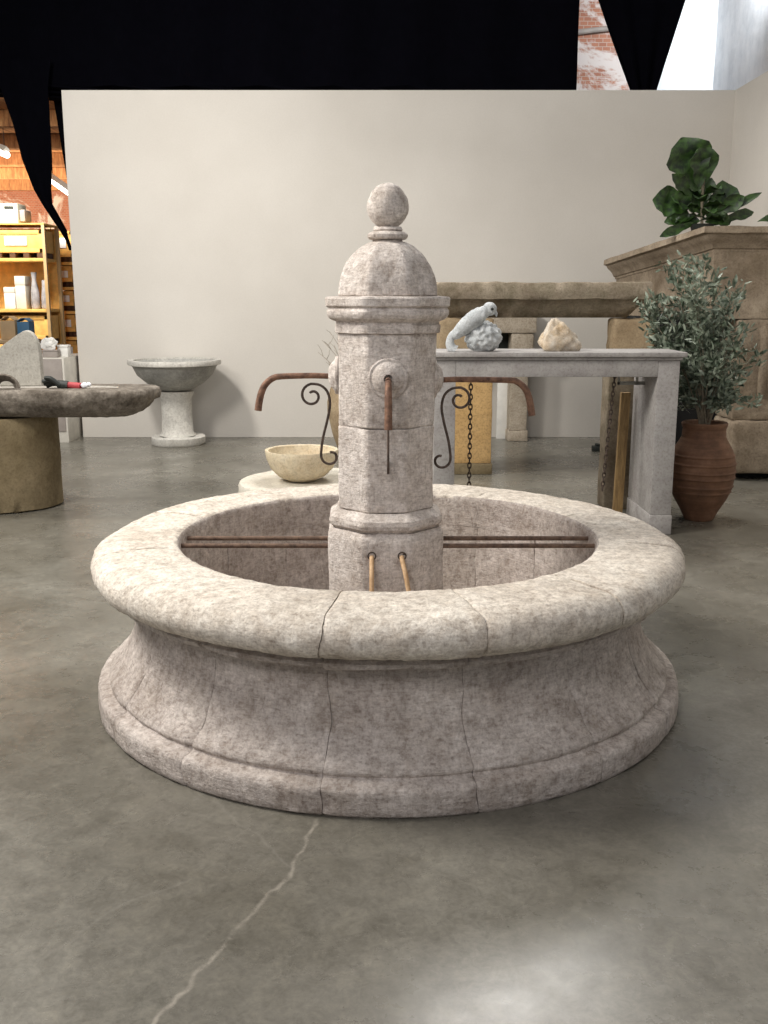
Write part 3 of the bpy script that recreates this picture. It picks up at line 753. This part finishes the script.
o = thing('leafy_plant', (q.x+.14, FY, ztop), 'dark green leaves entering the photo at its right edge, on top of the chimneypiece', 'plant')
bm = bmesh.new(); revolve(bm, [(.06, .006), (.08, .08), (.07, .08), (.065, .06)], 20); link('pot', bm, M['glove'], o)
bm = bmesh.new()
for k in range(8):
    a = k*PI/4+.3
    leaf(bm, (0, 0, .07), (math.cos(a), math.sin(a)*.6, .45), .24, .11, (0, -.6, 1), .3)
solid(bm, .003); link('foliage', bm, M['fiddle'], o)

# ------------------------------------------------------------------ terracotta urn with olive tree
q = Vector(floor_pt(701, 521)); UX, UY = q.x, q.y+.06
s = .00685
U = thing('terracotta_urn', (UX, UY, 0), 'ribbed brown terracotta urn standing between the grey mantel and the stone chimneypiece', 'urn')
up_ = [(.090, 0), (.100, .01), (.128, .07), (.175, .15), (.207, .23), (.220, .31), (.222, .37), (.215, .43), (.195, .49), (.165, .54), (.146, .575), (.142, .63), (.150, .655), (.153, .668), (.146, .676), (.128, .672), (.118, .64), (.120, .58), (.14, .50)]
pr = []
for a, b in zip(up_, up_[1:]):
    for k in range(14):
        u = k/14; r = a[0]+(b[0]-a[0])*u; z = a[1]+(b[1]-a[1])*u; pr.append((r, z))
pr = [(r+(sum(.007*math.exp(-((z-c_)/.006)**2) for c_ in (.205, .245, .305, .345, .40, .455)) if i < 14*12 else 0), z) for i, (r, z) in enumerate(pr)]
bm = bmesh.new(); revolve(bm, pr, 64); link('urn_body', bm, M['terracotta'], U, angle=60)
bm = bmesh.new(); revolve(bm, [(.104, .60), (.104, .61), (.02, .625)], 24); displace(bm, .005, 20, 1); link('soil', bm, M['soil'], U)
O = thing('olive_tree', (UX, UY, .627), 'small olive tree with silvery green leaves, growing in the terracotta urn', 'plant')
stem = bmesh.new(); fol = bmesh.new()
tips = [(640, 305), (655, 300), (668, 268), (684, 262), (700, 262), (716, 275), (650, 330), (662, 345), (680, 300), (698, 305), (715, 318), (735, 330), (745, 350), (738, 375), (728, 385), (752, 402), (726, 350), (705, 340), (690, 345), (672, 360), (690, 380), (708, 380), (720, 395), (684, 400), (695, 285), (676, 330), (660, 318), (742, 328), (730, 300), (700, 325), (686, 365), (715, 362), (724, 402), (676, 385), (757, 360), (738, 285)]
for ti, (px, py) in enumerate(tips):
    yy = UY+(random.uniform(.10, .26) if px < 692 else random.uniform(-.22, .14))
    tip = P(px, py, yy)-O.location
    base = Vector((random.uniform(-.03, .03), random.uniform(-.03, .03), -.01))
    mid = base.lerp(tip, .45)+Vector((random.uniform(-.04, .04), random.uniform(-.04, .04), .10))
    mid.x *= .75
    path = smooth_path([base, mid, tip], 8)
    tube(stem, path, [.006*(1-.8*i/(len(path)-1)) for i in range(len(path))], 5)
    dense_ = 1.0 if px < 735 else .45
    for k in range(int(130*dense_)):
        u = random.uniform(.38, 1.0)**.8
        i = min(len(path)-2, int(u*(len(path)-1))); p = path[i].lerp(path[i+1], random.random())
        tg = (path[i+1]-path[i]).normalized()
        dv = Vector((random.gauss(0, 1), random.gauss(0, 1), random.gauss(.2, .9))).normalized()+tg*.7
        off = Vector((random.gauss(0, .030), random.gauss(0, .030), random.gauss(0, .030)))
        ln = random.uniform(.045, .080)
        dv.normalize(); nr = Vector((random.gauss(0, 1), random.gauss(0, 1), random.gauss(0, 1)))
        sd = dv.cross(nr).normalized()*ln*.14; un = dv.cross(sd).normalized()*ln*.05
        A = p+off; vs4 = [A, A+dv*ln*.3+sd, A+dv*ln*.7+sd*.9, A+dv*ln+un, A+dv*ln*.7-sd*.9, A+dv*ln*.3-sd]
        fol.faces.new([fol.verts.new(v) for v in vs4])
link('branches', stem, M['bark'], O); 
link('foliage', fol, M['olive'], O, smooth=False)

# ------------------------------------------------------------------ bowl on a round stone disc behind the fountain
DYc = 3.05
dz = P(300, 480, DYc).z; dcx = P(318, 480, DYc).x; drad = dcx-P(239, 480, DYc).x
o = bmesh.new(); revolve(o, [(drad*.86, 0), (drad*.9, .01), (drad*.93, dz-.15), (drad*.985, dz-.10), (drad, dz-.07), (drad, dz-.02), (drad*.985, dz-.004), (drad*.96, dz), (drad*.80, dz), (drad*.78, dz-.004)], 72)
displace(o, .004, 7, 2)
for v in o.verts: 
    if v.co.z < .004: v.co.z = 0
o = link('stone_disc', o, M['disc'], None, origin=(0, 0, 0)); o.location = (dcx, DYc, 0)
tag(o, 'low round pale stone block behind the basin, carrying the cream bowl', 'stone block')
bcx = P(302, 470, DYc).x; br = P(338.5, 455, DYc).x-bcx; bz = P(300, 450.5, DYc).z-dz; dz += .0
bm = bmesh.new(); pr = [(.05, 0.0), (br*.42, .004), (br*.66, .035), (br*.85, bz*.42), (br*.96, bz*.75), (br, bz), (br*.985, bz+.008), (br*.90, bz+.004), (br*.86, bz*.75), (br*.72, bz*.4), (br*.45, .045), (.03, .03)]
revolve(bm, pr, 64); displace(bm, .003, 9, 4)
zm = min(v.co.z for v in bm.verts)
for v in bm.verts: v.co.z -= zm
o = link('stone_bowl', bm, M['cream'], None, angle=60); o.location = (bcx, DYc, dz+.001); tag(o, 'cream stone bowl resting on the low round stone behind the basin', 'bowl')

# brown urn with dry twigs half hidden behind the pillar
UY2 = 5.9; q = P(352, 430, UY2); ur = q.x-P(327.5, 420, UY2).x; uz = P(350, 392, UY2).z
o = thing('terracotta_vase', (q.x, UY2, 0), 'tan clay vase mostly hidden behind the fountain pillar, near the back wall', 'vase')
bm = bmesh.new(); revolve(bm, [(.11, 0), (.13, .03), (.19, .2), (ur, .42), (ur*1.0, .52), (ur*.85, .66), (ur*.55, uz-.08), (ur*.5, uz), (ur*.6, uz+.03), (ur*.5, uz+.03), (ur*.4, uz-.05)], 40); link('vase_body', bm, M['tan'], o)
o2 = thing('dry_twigs', (q.x, UY2, uz-.02), 'bunch of bare dry twigs in the tan clay vase behind the pillar', 'twigs')
bm = bmesh.new()
for (px, py) in ((322, 340), (330, 332), (318, 352), (334, 345), (345, 335), (360, 338), (326, 362), (338, 330), (372, 342)):
    tp = P(px, py, UY2+random.uniform(-.1, .1))-o2.location
    a = Vector((random.uniform(-.03, .03), 0, -.08)); mid = a.lerp(tp, .5)+Vector((random.uniform(-.03, .03), 0, .06)); mid.x *= .8
    path = smooth_path([a, mid, tp], 6); tube(bm, path, [.006*(1-.7*i/12) for i in range(13)], 5)
    for k in range(4):
        i = random.randint(5, 11); b = path[i]; e = b+Vector((random.uniform(-.09, .09), random.uniform(-.05, .05), random.uniform(.04, .12)))
        tube(bm, [b, b.lerp(e, .5)+Vector((.01, 0, 0)), e], [.003, .0025, .0015], 4)
link('twig_bundle', bm, M['twig'], o2)

# ------------------------------------------------------------------ grey marble pedestal basin by the wall
q = Vector(floor_pt(178, 445)); GY = q.y+.08
gc = P(176, 400, GY); hz = P(176, 360, GY).z; grr = P(220, 362, GY).x-gc.x
G = thing('pedestal_basin', (P(178, 440, GY).x, GY, 0), 'grey marble birdbath basin on a stem, in front of the white wall at left', 'basin')
bz1 = P(176, 391, GY).z; fz = P(176, 434, GY).z
bm = bmesh.new(); revolve(bm, [(.10, bz1+.001), (.16, bz1+.012), (grr*.60, bz1+.08), (grr*.82, bz1+.17), (grr*.90, hz-.07), (grr*.92, hz-.055), (grr*.99, hz-.045), (grr, hz-.02), (grr*.98, hz), (grr*.90, hz-.002), (grr*.84, hz-.05), (grr*.5, hz-.13), (.03, hz-.16)], 56)
link('bowl', bm, M['marble'], G)
bm = bmesh.new(); revolve(bm, [(grr*.93, hz-.052), (grr*1.0, hz-.044), (grr*1.015, hz-.02), (grr*1.0, hz+.004), (grr*.89, hz+.004), (grr*.89, hz-.02)], 56, cap=False); link('rim', bm, M['marble_light'], G)
bm = bmesh.new(); revolve(bm, [(.19, fz-.01), (.165, fz+.03), (.155, fz+.18), (.16, bz1-.08), (.19, bz1), (.1, bz1)], 32); displace(bm, .006, 6, 2); link('stem', bm, M['marble_light'], G)
bm = bmesh.new(); revolve(bm, [(.27, 0), (.285, .02), (.285, .08), (.265, fz-.011), (.1, fz-.01)], 14); displace(bm, .02, 5, 3, .01, 14)
for v in bm.verts:
    if v.co.z < .018: v.co.z = 0
link('foot', bm, M['marble_light'], G)

# ------------------------------------------------------------------ rough stone table at the left
SY0 = 3.05                                            # front of the slab
st = P(80, 391, SY0).z; sxr = P(153, 400, SY0+.2).x; sdep = .62; sxl = sxr-2.35
TB = thing('rough_stone_table', ((sxl+sxr)/2, SY0+sdep/2, 0), 'rough dark stone slab table on a round tan drum at the left edge', 'table')
bm = bmesh.new(); N = 90
def slab_out(inset, z, wob=0):
    pts = []
    cxm, cym = (sxl+sxr)/2, SY0+sdep/2; a_, b_ = (sxr-sxl)/2-inset, sdep/2-inset
    for i in range(N):
        th = 2*PI*i/N; ct, sn = math.cos(th), math.sin(th); e = .42
        x = a_*math.copysign(abs(ct)**e, ct); y = b_*math.copysign(abs(sn)**e, sn)
        x += .03*nz((x, y, z), 3, 2); y += .02*nz((x, y, z), 3, 8)
        pts.append((cxm+x, cym+y, z))
    return pts
th = .205
rs = [slab_out(.25, st), slab_out(.03, st), slab_out(.004, st-.012), slab_out(.0, st-.04), slab_out(.01, st-.08), slab_out(.03, st-.12), slab_out(.06, st-.16), slab_out(.11, st-th*.95), slab_out(.2, st-th), slab_out(.29, st-th)]
rings(bm, rs)
bm.normal_update()
for v in bm.verts:
    if v.co.z < st-.01 and v.co.z > st-th+.002:
        k = .025*nz(v.co, 9, 1)+.018*nz(v.co, 25, 3)
        v.co += Vector((v.normal.x, v.normal.y, v.normal.z*.4))*k
        if v.co.z < st-.1 and v.co.x > sxl+.9: v.co.z += .025*max(0, (v.co.x-sxl-1.5))
bmesh.ops.subdivide_edges(bm, edges=[e for e in bm.edges if e.calc_length() > .02 and all(v.co.z < st-.005 for v in e.verts)], cuts=1)
displace(bm, .004, 40, 5)
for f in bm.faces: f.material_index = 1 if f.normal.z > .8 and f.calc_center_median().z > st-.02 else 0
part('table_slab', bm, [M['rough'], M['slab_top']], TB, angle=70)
q = Vector(floor_pt(64, 499)); drx = .50; dry = .40
bm = bmesh.new(); dcx2 = P(64, 460, SY0+sdep/2).x-drx-.075
revolve(bm, [(.93, 0), (1, .012), (1.0, st-th-.03), (.97, st-th-.001)], 72, (0, 0, 0), sx=drx, sy=dry)
cut_grid(bm, .12); displace(bm, .006, 5, 2)
for v in bm.verts:
    if v.co.z < .01: v.co.z = 0
bmesh.ops.translate(bm, verts=bm.verts, vec=(dcx2, SY0+.42, 0)); part('round_drum', bm, M['drum'], TB, angle=50)

# things on that table
gq = P(62, 388, SY0+.22)
GL = thing('work_gloves', (gq.x, SY0+.2, st), 'black and red rubber work glove lying on the rough stone table', 'glove')
bm = bmesh.new()
for k, (dx, dzz, ln) in enumerate(((-.10, .075, 0), (-.125, .05, 0), (-.12, .028, 0), (-.11, .012, 0))):
    tube(bm, smooth_path([(0.0, -.02+.02*k, .025), (-.06, -.03+.02*k, .02+dzz*.7), (dx, -.03+.02*k, dzz)], 4), [.016]*5+[.014]*4, 8)
tube(bm, smooth_path([(-.02, 0, .028), (.02, 0, .025), (.05, 0, .022)], 4), [.030]*9, 10)
for v in bm.verts: v.co.z = max(.001, v.co.z)
link('glove_palm', bm, M['glove'], GL)
bm = bmesh.new(); tube(bm, smooth_path([(.04, 0, .025), (.09, .01, .020), (.14, 0, .018)], 4), [.022]*9, 10)
for v in bm.verts: v.co.z = max(.001, v.co.z)
link('glove_cuff', bm, M['red'], GL)
bm = bmesh.new(); rock(bm, (.165, 0, .022), .020, 3, .2, 2, (1.3, 1, 1)); rock(bm, (.19, .02, .024), .016, 3, .2, 3)
for v in bm.verts: v.co.z = max(.001, v.co.z)
link('cuff_trim', bm, M['label'], GL)

PSY = SY0+.36
outl = [(-34, 388), (42, 388), (40.5, 365), (38, 346), (33, 335), (26, 330.5), (18, 334), (0, 347), (-18, 360), (-34, 372)]
bm = bmesh.new(); pts = [P(x, y, PSY) for x, y in outl]
pts = smooth_path(pts[1:]+[pts[0]], 4)
pts = [Vector((p.x, 0, max(p.z, st+.001))) for p in pts]
rsx = []
cc = Vector((sum(p.x for p in pts)/len(pts), 0, sum(p.z for p in pts)/len(pts)))
for yy, ins in ((0, .012), (.004, .004), (.02, 0), (.055, 0), (.07, .01)):
    rsx.append([Vector((p.x+(cc.x-p.x)*ins*2, PSY+yy, max(st+.001, p.z+(cc.z-p.z)*ins*2))) for p in pts])
rings(bm, rsx); o = link('curved_stone_slab', bm, M['palestone'], None, origin=(cc.x, PSY, st)); tag(o, 'pale grey curved stone slab standing upright on the rough stone table', 'stone slab')
bm = bmesh.new(); q = P(5, 388, SY0+.15)
for k in range(5):
    r = .11-.012*k; tube(bm, [(r*math.cos(a*PI/12), .015*k, .004+r*.85*math.sin(a*PI/12)+.004) for a in range(13)], .009, 6)
for v in bm.verts: v.co.z = max(.001, v.co.z)
o = link('dark_shell', bm, M['rough'], None); o.location = (q.x, SY0+.12, st); tag(o, 'dark ribbed arched fragment on the rough table, before the pale slab', 'stone fragment')

# ------------------------------------------------------------------ white plinth beside the partition with small boxes
PX1 = min(P(66, 400, 6.68).x, WL-.012); pz = P(66, 358, 6.68).z; PX0 = PX1-.62
o = thing('white_plinth', ((PX0+PX1)/2, 6.9, 0), 'off-white display plinth whose shaded front is coloured grey, at the left end of the wall', 'plinth')
bm = bmesh.new(); add_box(bm, PX0, PX1, 6.69, 7.55, 0, pz, .004); part('plinth_body', bm, M['offwhite'], o)
bm = bmesh.new(); add_box(bm, PX0+.01, PX1-.02, 6.678, 6.689, .12, pz-.01, .003); part('front_shade', bm, M['greypanel'], o)  # grey sheet puts the shade of the plinth's front face into colour
for (xa, xb, ya, yb, dpt, mat, nm, lab) in ((57.5, 75, 345, 357.5, 6.86, 'white', 'white_box', 'small white box on the off-white plinth, nearest the wall'),
                                       (42, 57, 350, 357.5, 6.74, 'greypanel', 'grey_tray', 'flat grey tray on the off-white plinth, left of the white box')):
    x0_, x1_ = P(xa, 350, dpt).x, P(xb, 350, dpt).x
    x1_ = min(x1_, PX1-.004)
    h_ = P(60, ya, dpt).z-pz; D_ = .10
    bt = thing(nm, ((x0_+x1_)/2, dpt, pz), lab, 'box' if mat == 'white' else 'tray')
    bm = bmesh.new(); add_box(bm, x0_, x1_, dpt, dpt+D_, pz+.001, pz+h_*.8, .004); part('box_body', bm, M[mat], bt)
    bm = bmesh.new(); add_box(bm, x0_-.004, x1_+.004, dpt-.004, dpt+D_+.004, pz+h_*.8+.001, pz+h_, .004); part('lid', bm, M[mat], bt)
bm = bmesh.new(); q = P(49, 350, 6.79); rock(bm, (0, 0, .06), .075, 4, .5, 5, (1, .6, .9), -.8, 1.5)
zm = min(v.co.z for v in bm.verts)
for v in bm.verts: v.co.z -= zm
o = link('crumpled_paper', bm, M['white'], None, angle=15); o.location = (q.x, 6.79, P(60, 350, 6.74).z+.002); tag(o, 'crumpled white paper lying on the grey tray', 'paper')

# ------------------------------------------------------------------ storage racks with yellow crates, far left
RY = 12.2
def rack(px0, px1, y, levels, label):
    x0 = P(px0, 300, y).x; x1 = P(px1, 300, y).x
    rk = thing('storage_rack', ((x0+x1)/2, y+.35, 0), label, 'shelf')
    top = P(10, levels[0], y).z
    for xx in (x0, x1-.05):
        for yy in (y, y+.65):
            bm = bmesh.new(); add_box(bm, xx, xx+.05, yy, yy+.05, 0, top+.02, .003); part('post', bm, M['steel'], rk)
    zs = []
    for lv_ in levels[1:]:
        z = P(10, lv_, y).z; zs.append(z)
        bm = bmesh.new(); add_box(bm, x0+.051, x1-.051, y+.0, y+.70, z-.05, z, .003)
        part('shelf_board', bm, M['yellow'], rk)
    bm = bmesh.new(); add_box(bm, x0, x1, y+.705, y+.72, 0, top, .002); part('back_panel', bm, M['yellow'], rk)
    return x0, x1, zs
ids = [0]
GRP = 'yellow plywood crates on the storage racks'
def crate(x0, x1, y, z0, z1, lab, label_px=True):
    c = thing('plywood_crate', ((x0+x1)/2, y+.25, z0), lab, 'crate', GRP)
    h = z1-z0; wd = (x1-x0)/2
    bm = bmesh.new(); add_box(bm, -wd, wd, -.25, .25, .085, h, .004)
    for s in (-1, 1): add_box(bm, s*wd*.93-.03, s*wd*.93+.03, -.262, -.25, .085, h, .003)
    add_box(bm, -wd, wd, -.262, -.25, h-.06, h, .003); add_box(bm, -wd, wd, -.262, -.25, .085, .145, .003)
    link('crate_body', bm, M['yellow'], c)
    n = 4
    for k in range(n):
        xx = -wd+.06+(2*wd-.12)*k/(n-1); bm = bmesh.new(); add_box(bm, xx-.045, xx+.045, -.25, .25, .001, .084, .003); link('shaded_skid', bm, M['gap_shade'], c)  # skids coloured dark, as the shadowed gaps beneath the crate
    bm = bmesh.new(); add_box(bm, -wd*.55, wd*.35, -.268, -.2625, h*.45, h*.78, .002); link('paper_label', bm, M['label'], c)
x0, x1, zs = rack(-60, 49, RY, [226, 258, 309, 345, 378], 'yellow storage rack at the far left with white goods on its middle shelf')
tops = [P(10, 229, RY).z]+[z-.055 for z in zs]
mid = (x0+x1)/2
crate(mid+.03, x1-.06, RY+.08, zs[0]+.001, tops[0]-.01, 'yellow plywood crate with a long white label, on the top shelf of the rack')
crate(x0+.06, mid-.03, RY+.08, zs[0]+.001, tops[0]-.01, 'yellow plywood crate at the left frame edge, on the top shelf of the rack')
crate(mid+.03, x1-.06, RY+.08, zs[2]+.001, tops[2]-.05, 'yellow plywood crate on the third shelf of the rack, above the blue box')
crate(x0+.06, mid-.03, RY+.08, zs[2]+.001, tops[2]-.05, 'yellow plywood crate at the frame edge on the third shelf, behind the pale slab')
# goods on the middle shelf
z = zs[1]
def good(name, xa, xb, ya, mat, lab, cat, shape='box'):
    a, b = P(xa, 300, RY+.05).x, P(xb, 300, RY+.05).x; h = P(20, ya, RY+.05).z-z
    g_ = thing(name, ((a+b)/2, RY+.2, z), lab, cat); wd = (b-a)/2
    if shape == 'box':
        bm = bmesh.new(); add_box(bm, -wd, wd, -.14, .14, .001, h*.72, .01); link('carton_body', bm, M[mat], g_)
        bm = bmesh.new(); add_box(bm, -wd*1.03, wd*1.03, -.145, .145, h*.72+.001, h, .012); link('carton_lid', bm, M['offwhite'], g_)
    else:
        bm = bmesh.new(); revolve(bm, [(wd*.8, .001), (wd*.95, .03), (wd*.9, h*.45), (wd*.55, h*.8), (wd*.6, h), (wd*.4, h)], 14); displace(bm, .02, 8, int(xa)); 
        for v in bm.verts: v.co.z = max(v.co.z, .001)
        link('wrapped_body', bm, M[mat], g_)
good('white_carton', 4, 15, 287, 'white', 'white carton leftmost among the goods on the rack middle shelf', 'box')
good('white_carton', 15.6, 26, 276, 'offwhite', 'taller cream carton on the rack middle shelf, left of the wrapped goods', 'box')
good('wrapped_parcel', 27.5, 37, 272, 'glassy', 'tall plastic-wrapped parcel on the rack middle shelf, beside the cream carton', 'parcel', 'r')
good('wrapped_parcel', 38, 47, 280, 'glassy', 'shorter plastic-wrapped parcel rightmost on the rack middle shelf', 'parcel', 'r')
x0b, x1b, zsb = rack(52, 78, RY+1.1, [228, 262, 287, 311, 337, 368], 'narrow yellow storage rack full of crates, beside the left end of the wall')
tb = [P(10, 230, RY+1.1).z]+[z_-.055 for z_ in zsb]
words = ['top', 'second', 'third', 'fourth', 'lowest']
for k in range(5):
    crate(x0b+.055, x1b-.055, RY+1.18, zsb[k]+.001, tb[k]-.01, 'small yellow crate on the %s shelf of the narrow rack by the wall end' % words[k])
# air conditioner standing on the wide rack
a, b = P(-6, 215, RY+.1).x, P(18, 215, RY+.1).x; zt0 = P(10, 229, RY).z; zt1 = P(10, 203, RY+.1).z
bm = bmesh.new(); x0r, x1r = x0, x1
add_box(bm, x0+.0, x1, RY, RY+.70, P(10, 226, RY).z+.021, P(10, 226, RY).z+.045, .003)
o = link('rack_top_board', bm, M['yellow'], None, origin=((x0+x1)/2, RY+.35, P(10, 226, RY).z+.021)); tag(o, 'yellow board lying across the top of the wide storage rack', 'board')
zb = P(10, 226, RY).z+.046
A = thing('air_conditioner', ((a+b)/2, RY+.3, zb), 'pale greenish air conditioner unit standing on top of the storage rack', 'air conditioner')
wd = (b-a)/2; h = zt1-zb
bm = bmesh.new(); add_box(bm, -wd, wd, -.2, .2, .001, h, .02); link('housing', bm, M['ac'], A)
bm = bmesh.new(); add_box(bm, -wd*.1, wd*.65, -.212, -.201, h*.72, h*.85, .004); link('air_outlet', bm, M['glove'], A)
bm = bmesh.new(); add_box(bm, wd+.002, wd+.09, -.15, .15, h*.1, h*.7, .02); link('side_grille', bm, M['greypanel'], A)
# boxes leaning behind the slab: blue one and brown one on a far trestle
bxy = 8.6
zq = P(15, 340, bxy).z
TT = thing('trestle_table', (P(0, 345, bxy).x, bxy+.2, 0), 'small wooden trestle table behind the pale slab, carrying cardboard boxes', 'table')
wl = .55
bm = bmesh.new(); add_box(bm, -wl, .35, -.25, .25, zq-.04, zq, .004); link('table_top', bm, M['card'], TT)
for sx in (-wl+.05, .28):
    for sy in (-.2, .2):
        bm = bmesh.new(); add_box(bm, sx-.025, sx+.025, sy-.025, sy+.025, 0, zq-.041, .003); link('leg', bm, M['card'], TT)
for (xa, xb, yt, mat, tilt, lab) in ((17, 29, 322, 'blue', .15, 'small blue cardboard box behind the pale upright slab'), (0, 15, 321, 'card', -.35, 'brown cardboard box at the left edge, left of the blue box')):
    a, b = P(xa, 335, bxy).x, P(xb, 335, bxy).x; h = P(xa, yt, bxy).z-zq; wd = (b-a)/2
    c = thing('cardboard_box', ((a+b)/2, bxy+.12, zq+.001), lab, 'box')
    bm = bmesh.new(); add_box(bm, -wd, wd, -.1, .1, 0, h, .006); link('box_body', bm, M[mat], c)
    for s_ in (-1, 1):
        bm = bmesh.new(); add_box(bm, s_*wd*.5-wd*.48, s_*wd*.5+wd*.48, -.1, .1, h+.001, h+.008, .002)
        bmesh.ops.rotate(bm, verts=bm.verts, cent=(s_*wd*.98, 0, h+.001), matrix=Matrix.Rotation(s_*R(35), 3, 'Y')); link('flap', bm, M[mat], c)

# ------------------------------------------------------------------ roof timbers and fluorescent lamps, far left
for k in range(6):
    yb = 13+k*2.8
    bm = bmesh.new(); add_box(bm, -22, -1.4, yb, yb+.25, 4.6, 4.898, .02); o = struct('trim_%d' % (k+1), bm, M['roof'])
def lamp(p, q, lab):
    p = Vector(p); q = Vector(q); c = (p+q)/2
    L = thing('fluorescent_lamp', c, lab, 'ceiling light')
    bm = bmesh.new(); tube(bm, [p-c, q-c], .06, 10); link('tube', bm, M['lamp'], L)
    bm = bmesh.new(); u = Vector((0, 0, .085)); tube(bm, [p-c+u, q-c+u], .07, 4); link('reflector', bm, M['white'], L)
    for e in (p-c, q-c):
        bm = bmesh.new(); tube(bm, [e*.8+u*1.8, Vector((e.x*.8, e.y*.8, 4.9-c.z))], .008, 5); link('hanger', bm, M['iron'], L)
lamp(P(51, 180, 19), P(72, 195, 17.5), 'glowing fluorescent tube beside the wall edge, right of the black drape')
lamp(P(-14, 146, 17), P(7, 155, 16), 'glowing fluorescent tube at the left edge of the photo under the roof')
# pipe under the roof seen in the upper gap
bm = bmesh.new(); tube(bm, [P(545, 36, BY+.06), P(622, 27, BY+.06)], .038, 10)
o = link('conduit_pipe', bm, M['greypanel'], None); tag(o, 'grey conduit pipe in the gap between the black curtains', 'pipe')

# ------------------------------------------------------------------ black curtains
def curtain(rows, y, label, name='black_curtain', amp=.05, ncol=26, seed=0, extra=()):
    bm = bmesh.new()
    def sheet(rows, y, sd):
        rr = []
        for a, b in zip(rows, rows[1:]):
            n = max(1, int(abs(b[0]-a[0])/12))
            for k in range(n): rr.append(tuple(a[i]+(b[i]-a[i])*k/n for i in range(3)))
        rr.append(rows[-1])
        V = []
        for (py, xl, xr) in rr:
            row = []
            for k in range(ncol+1):
                u = k/ncol; px = xl+(xr-xl)*u
                p = P(px, py, y); p.y += amp*math.sin(u*2*PI*ncol/7+sd)+.03*nz(p, 1.3, sd)
                row.append(bm.verts.new(p))
            V.append(row)
        for a, b in zip(V, V[1:]):
            for k in range(ncol): bm.faces.new((a[k], a[k+1], b[k+1], b[k]))
    sheet(rows, y, seed)
    for i, (r2, y2) in enumerate(extra): sheet(r2, y2, seed+i+1)
    solid(bm, .012)
    o = link(name, bm, M['black_cloth'], None); tag(o, label, 'curtain'); return o
curtain([(-190, -160, 579), (0, -160, 579), (60, -160, 577), (86, -160, 576), (100, 40, 575)], 8.15, 'wide black curtain hanging above and behind the white partition wall', ncol=70)
curtain([(60, -10, 52), (88, 0, 49), (125, 13, 51), (160, 22, 53), (190, 34, 52), (204, 42, 53), (215, 49, 59), (230, 59, 67), (240, 65, 69), (250, 70, 71)], 8.0, 'narrow black drape tapering down to a point at the left end of the wall', ncol=12, amp=.02)
curtain([(-190, 45, 90), (60, 45, 90), (88, 51.5, 90), (110, 55, 90), (140, 60, 90), (165, 64.5, 90), (190, 69, 90)], 8.3, 'thin black cloth edge tucked behind the upper left corner of the wall', ncol=10, amp=.015)
curtain([(-190, 525, 745), (-100, 560, 716), (0, 598, 685), (60, 619, 665), (92, 630.5, 655), (118, 640, 646)], 8.4, 'black cloth hanging in an inverted triangle at the upper right', ncol=20, amp=.03)
# hooks: the curtain rail far above
bm = bmesh.new(); tube(bm, [P(-200, -190, 8.22), P(780, -190, 8.22)], .03, 10)
o = link('curtain_rail', bm, M['iron'], None); tag(o, 'dark horizontal rail carrying the black curtains above the frame', 'rail')
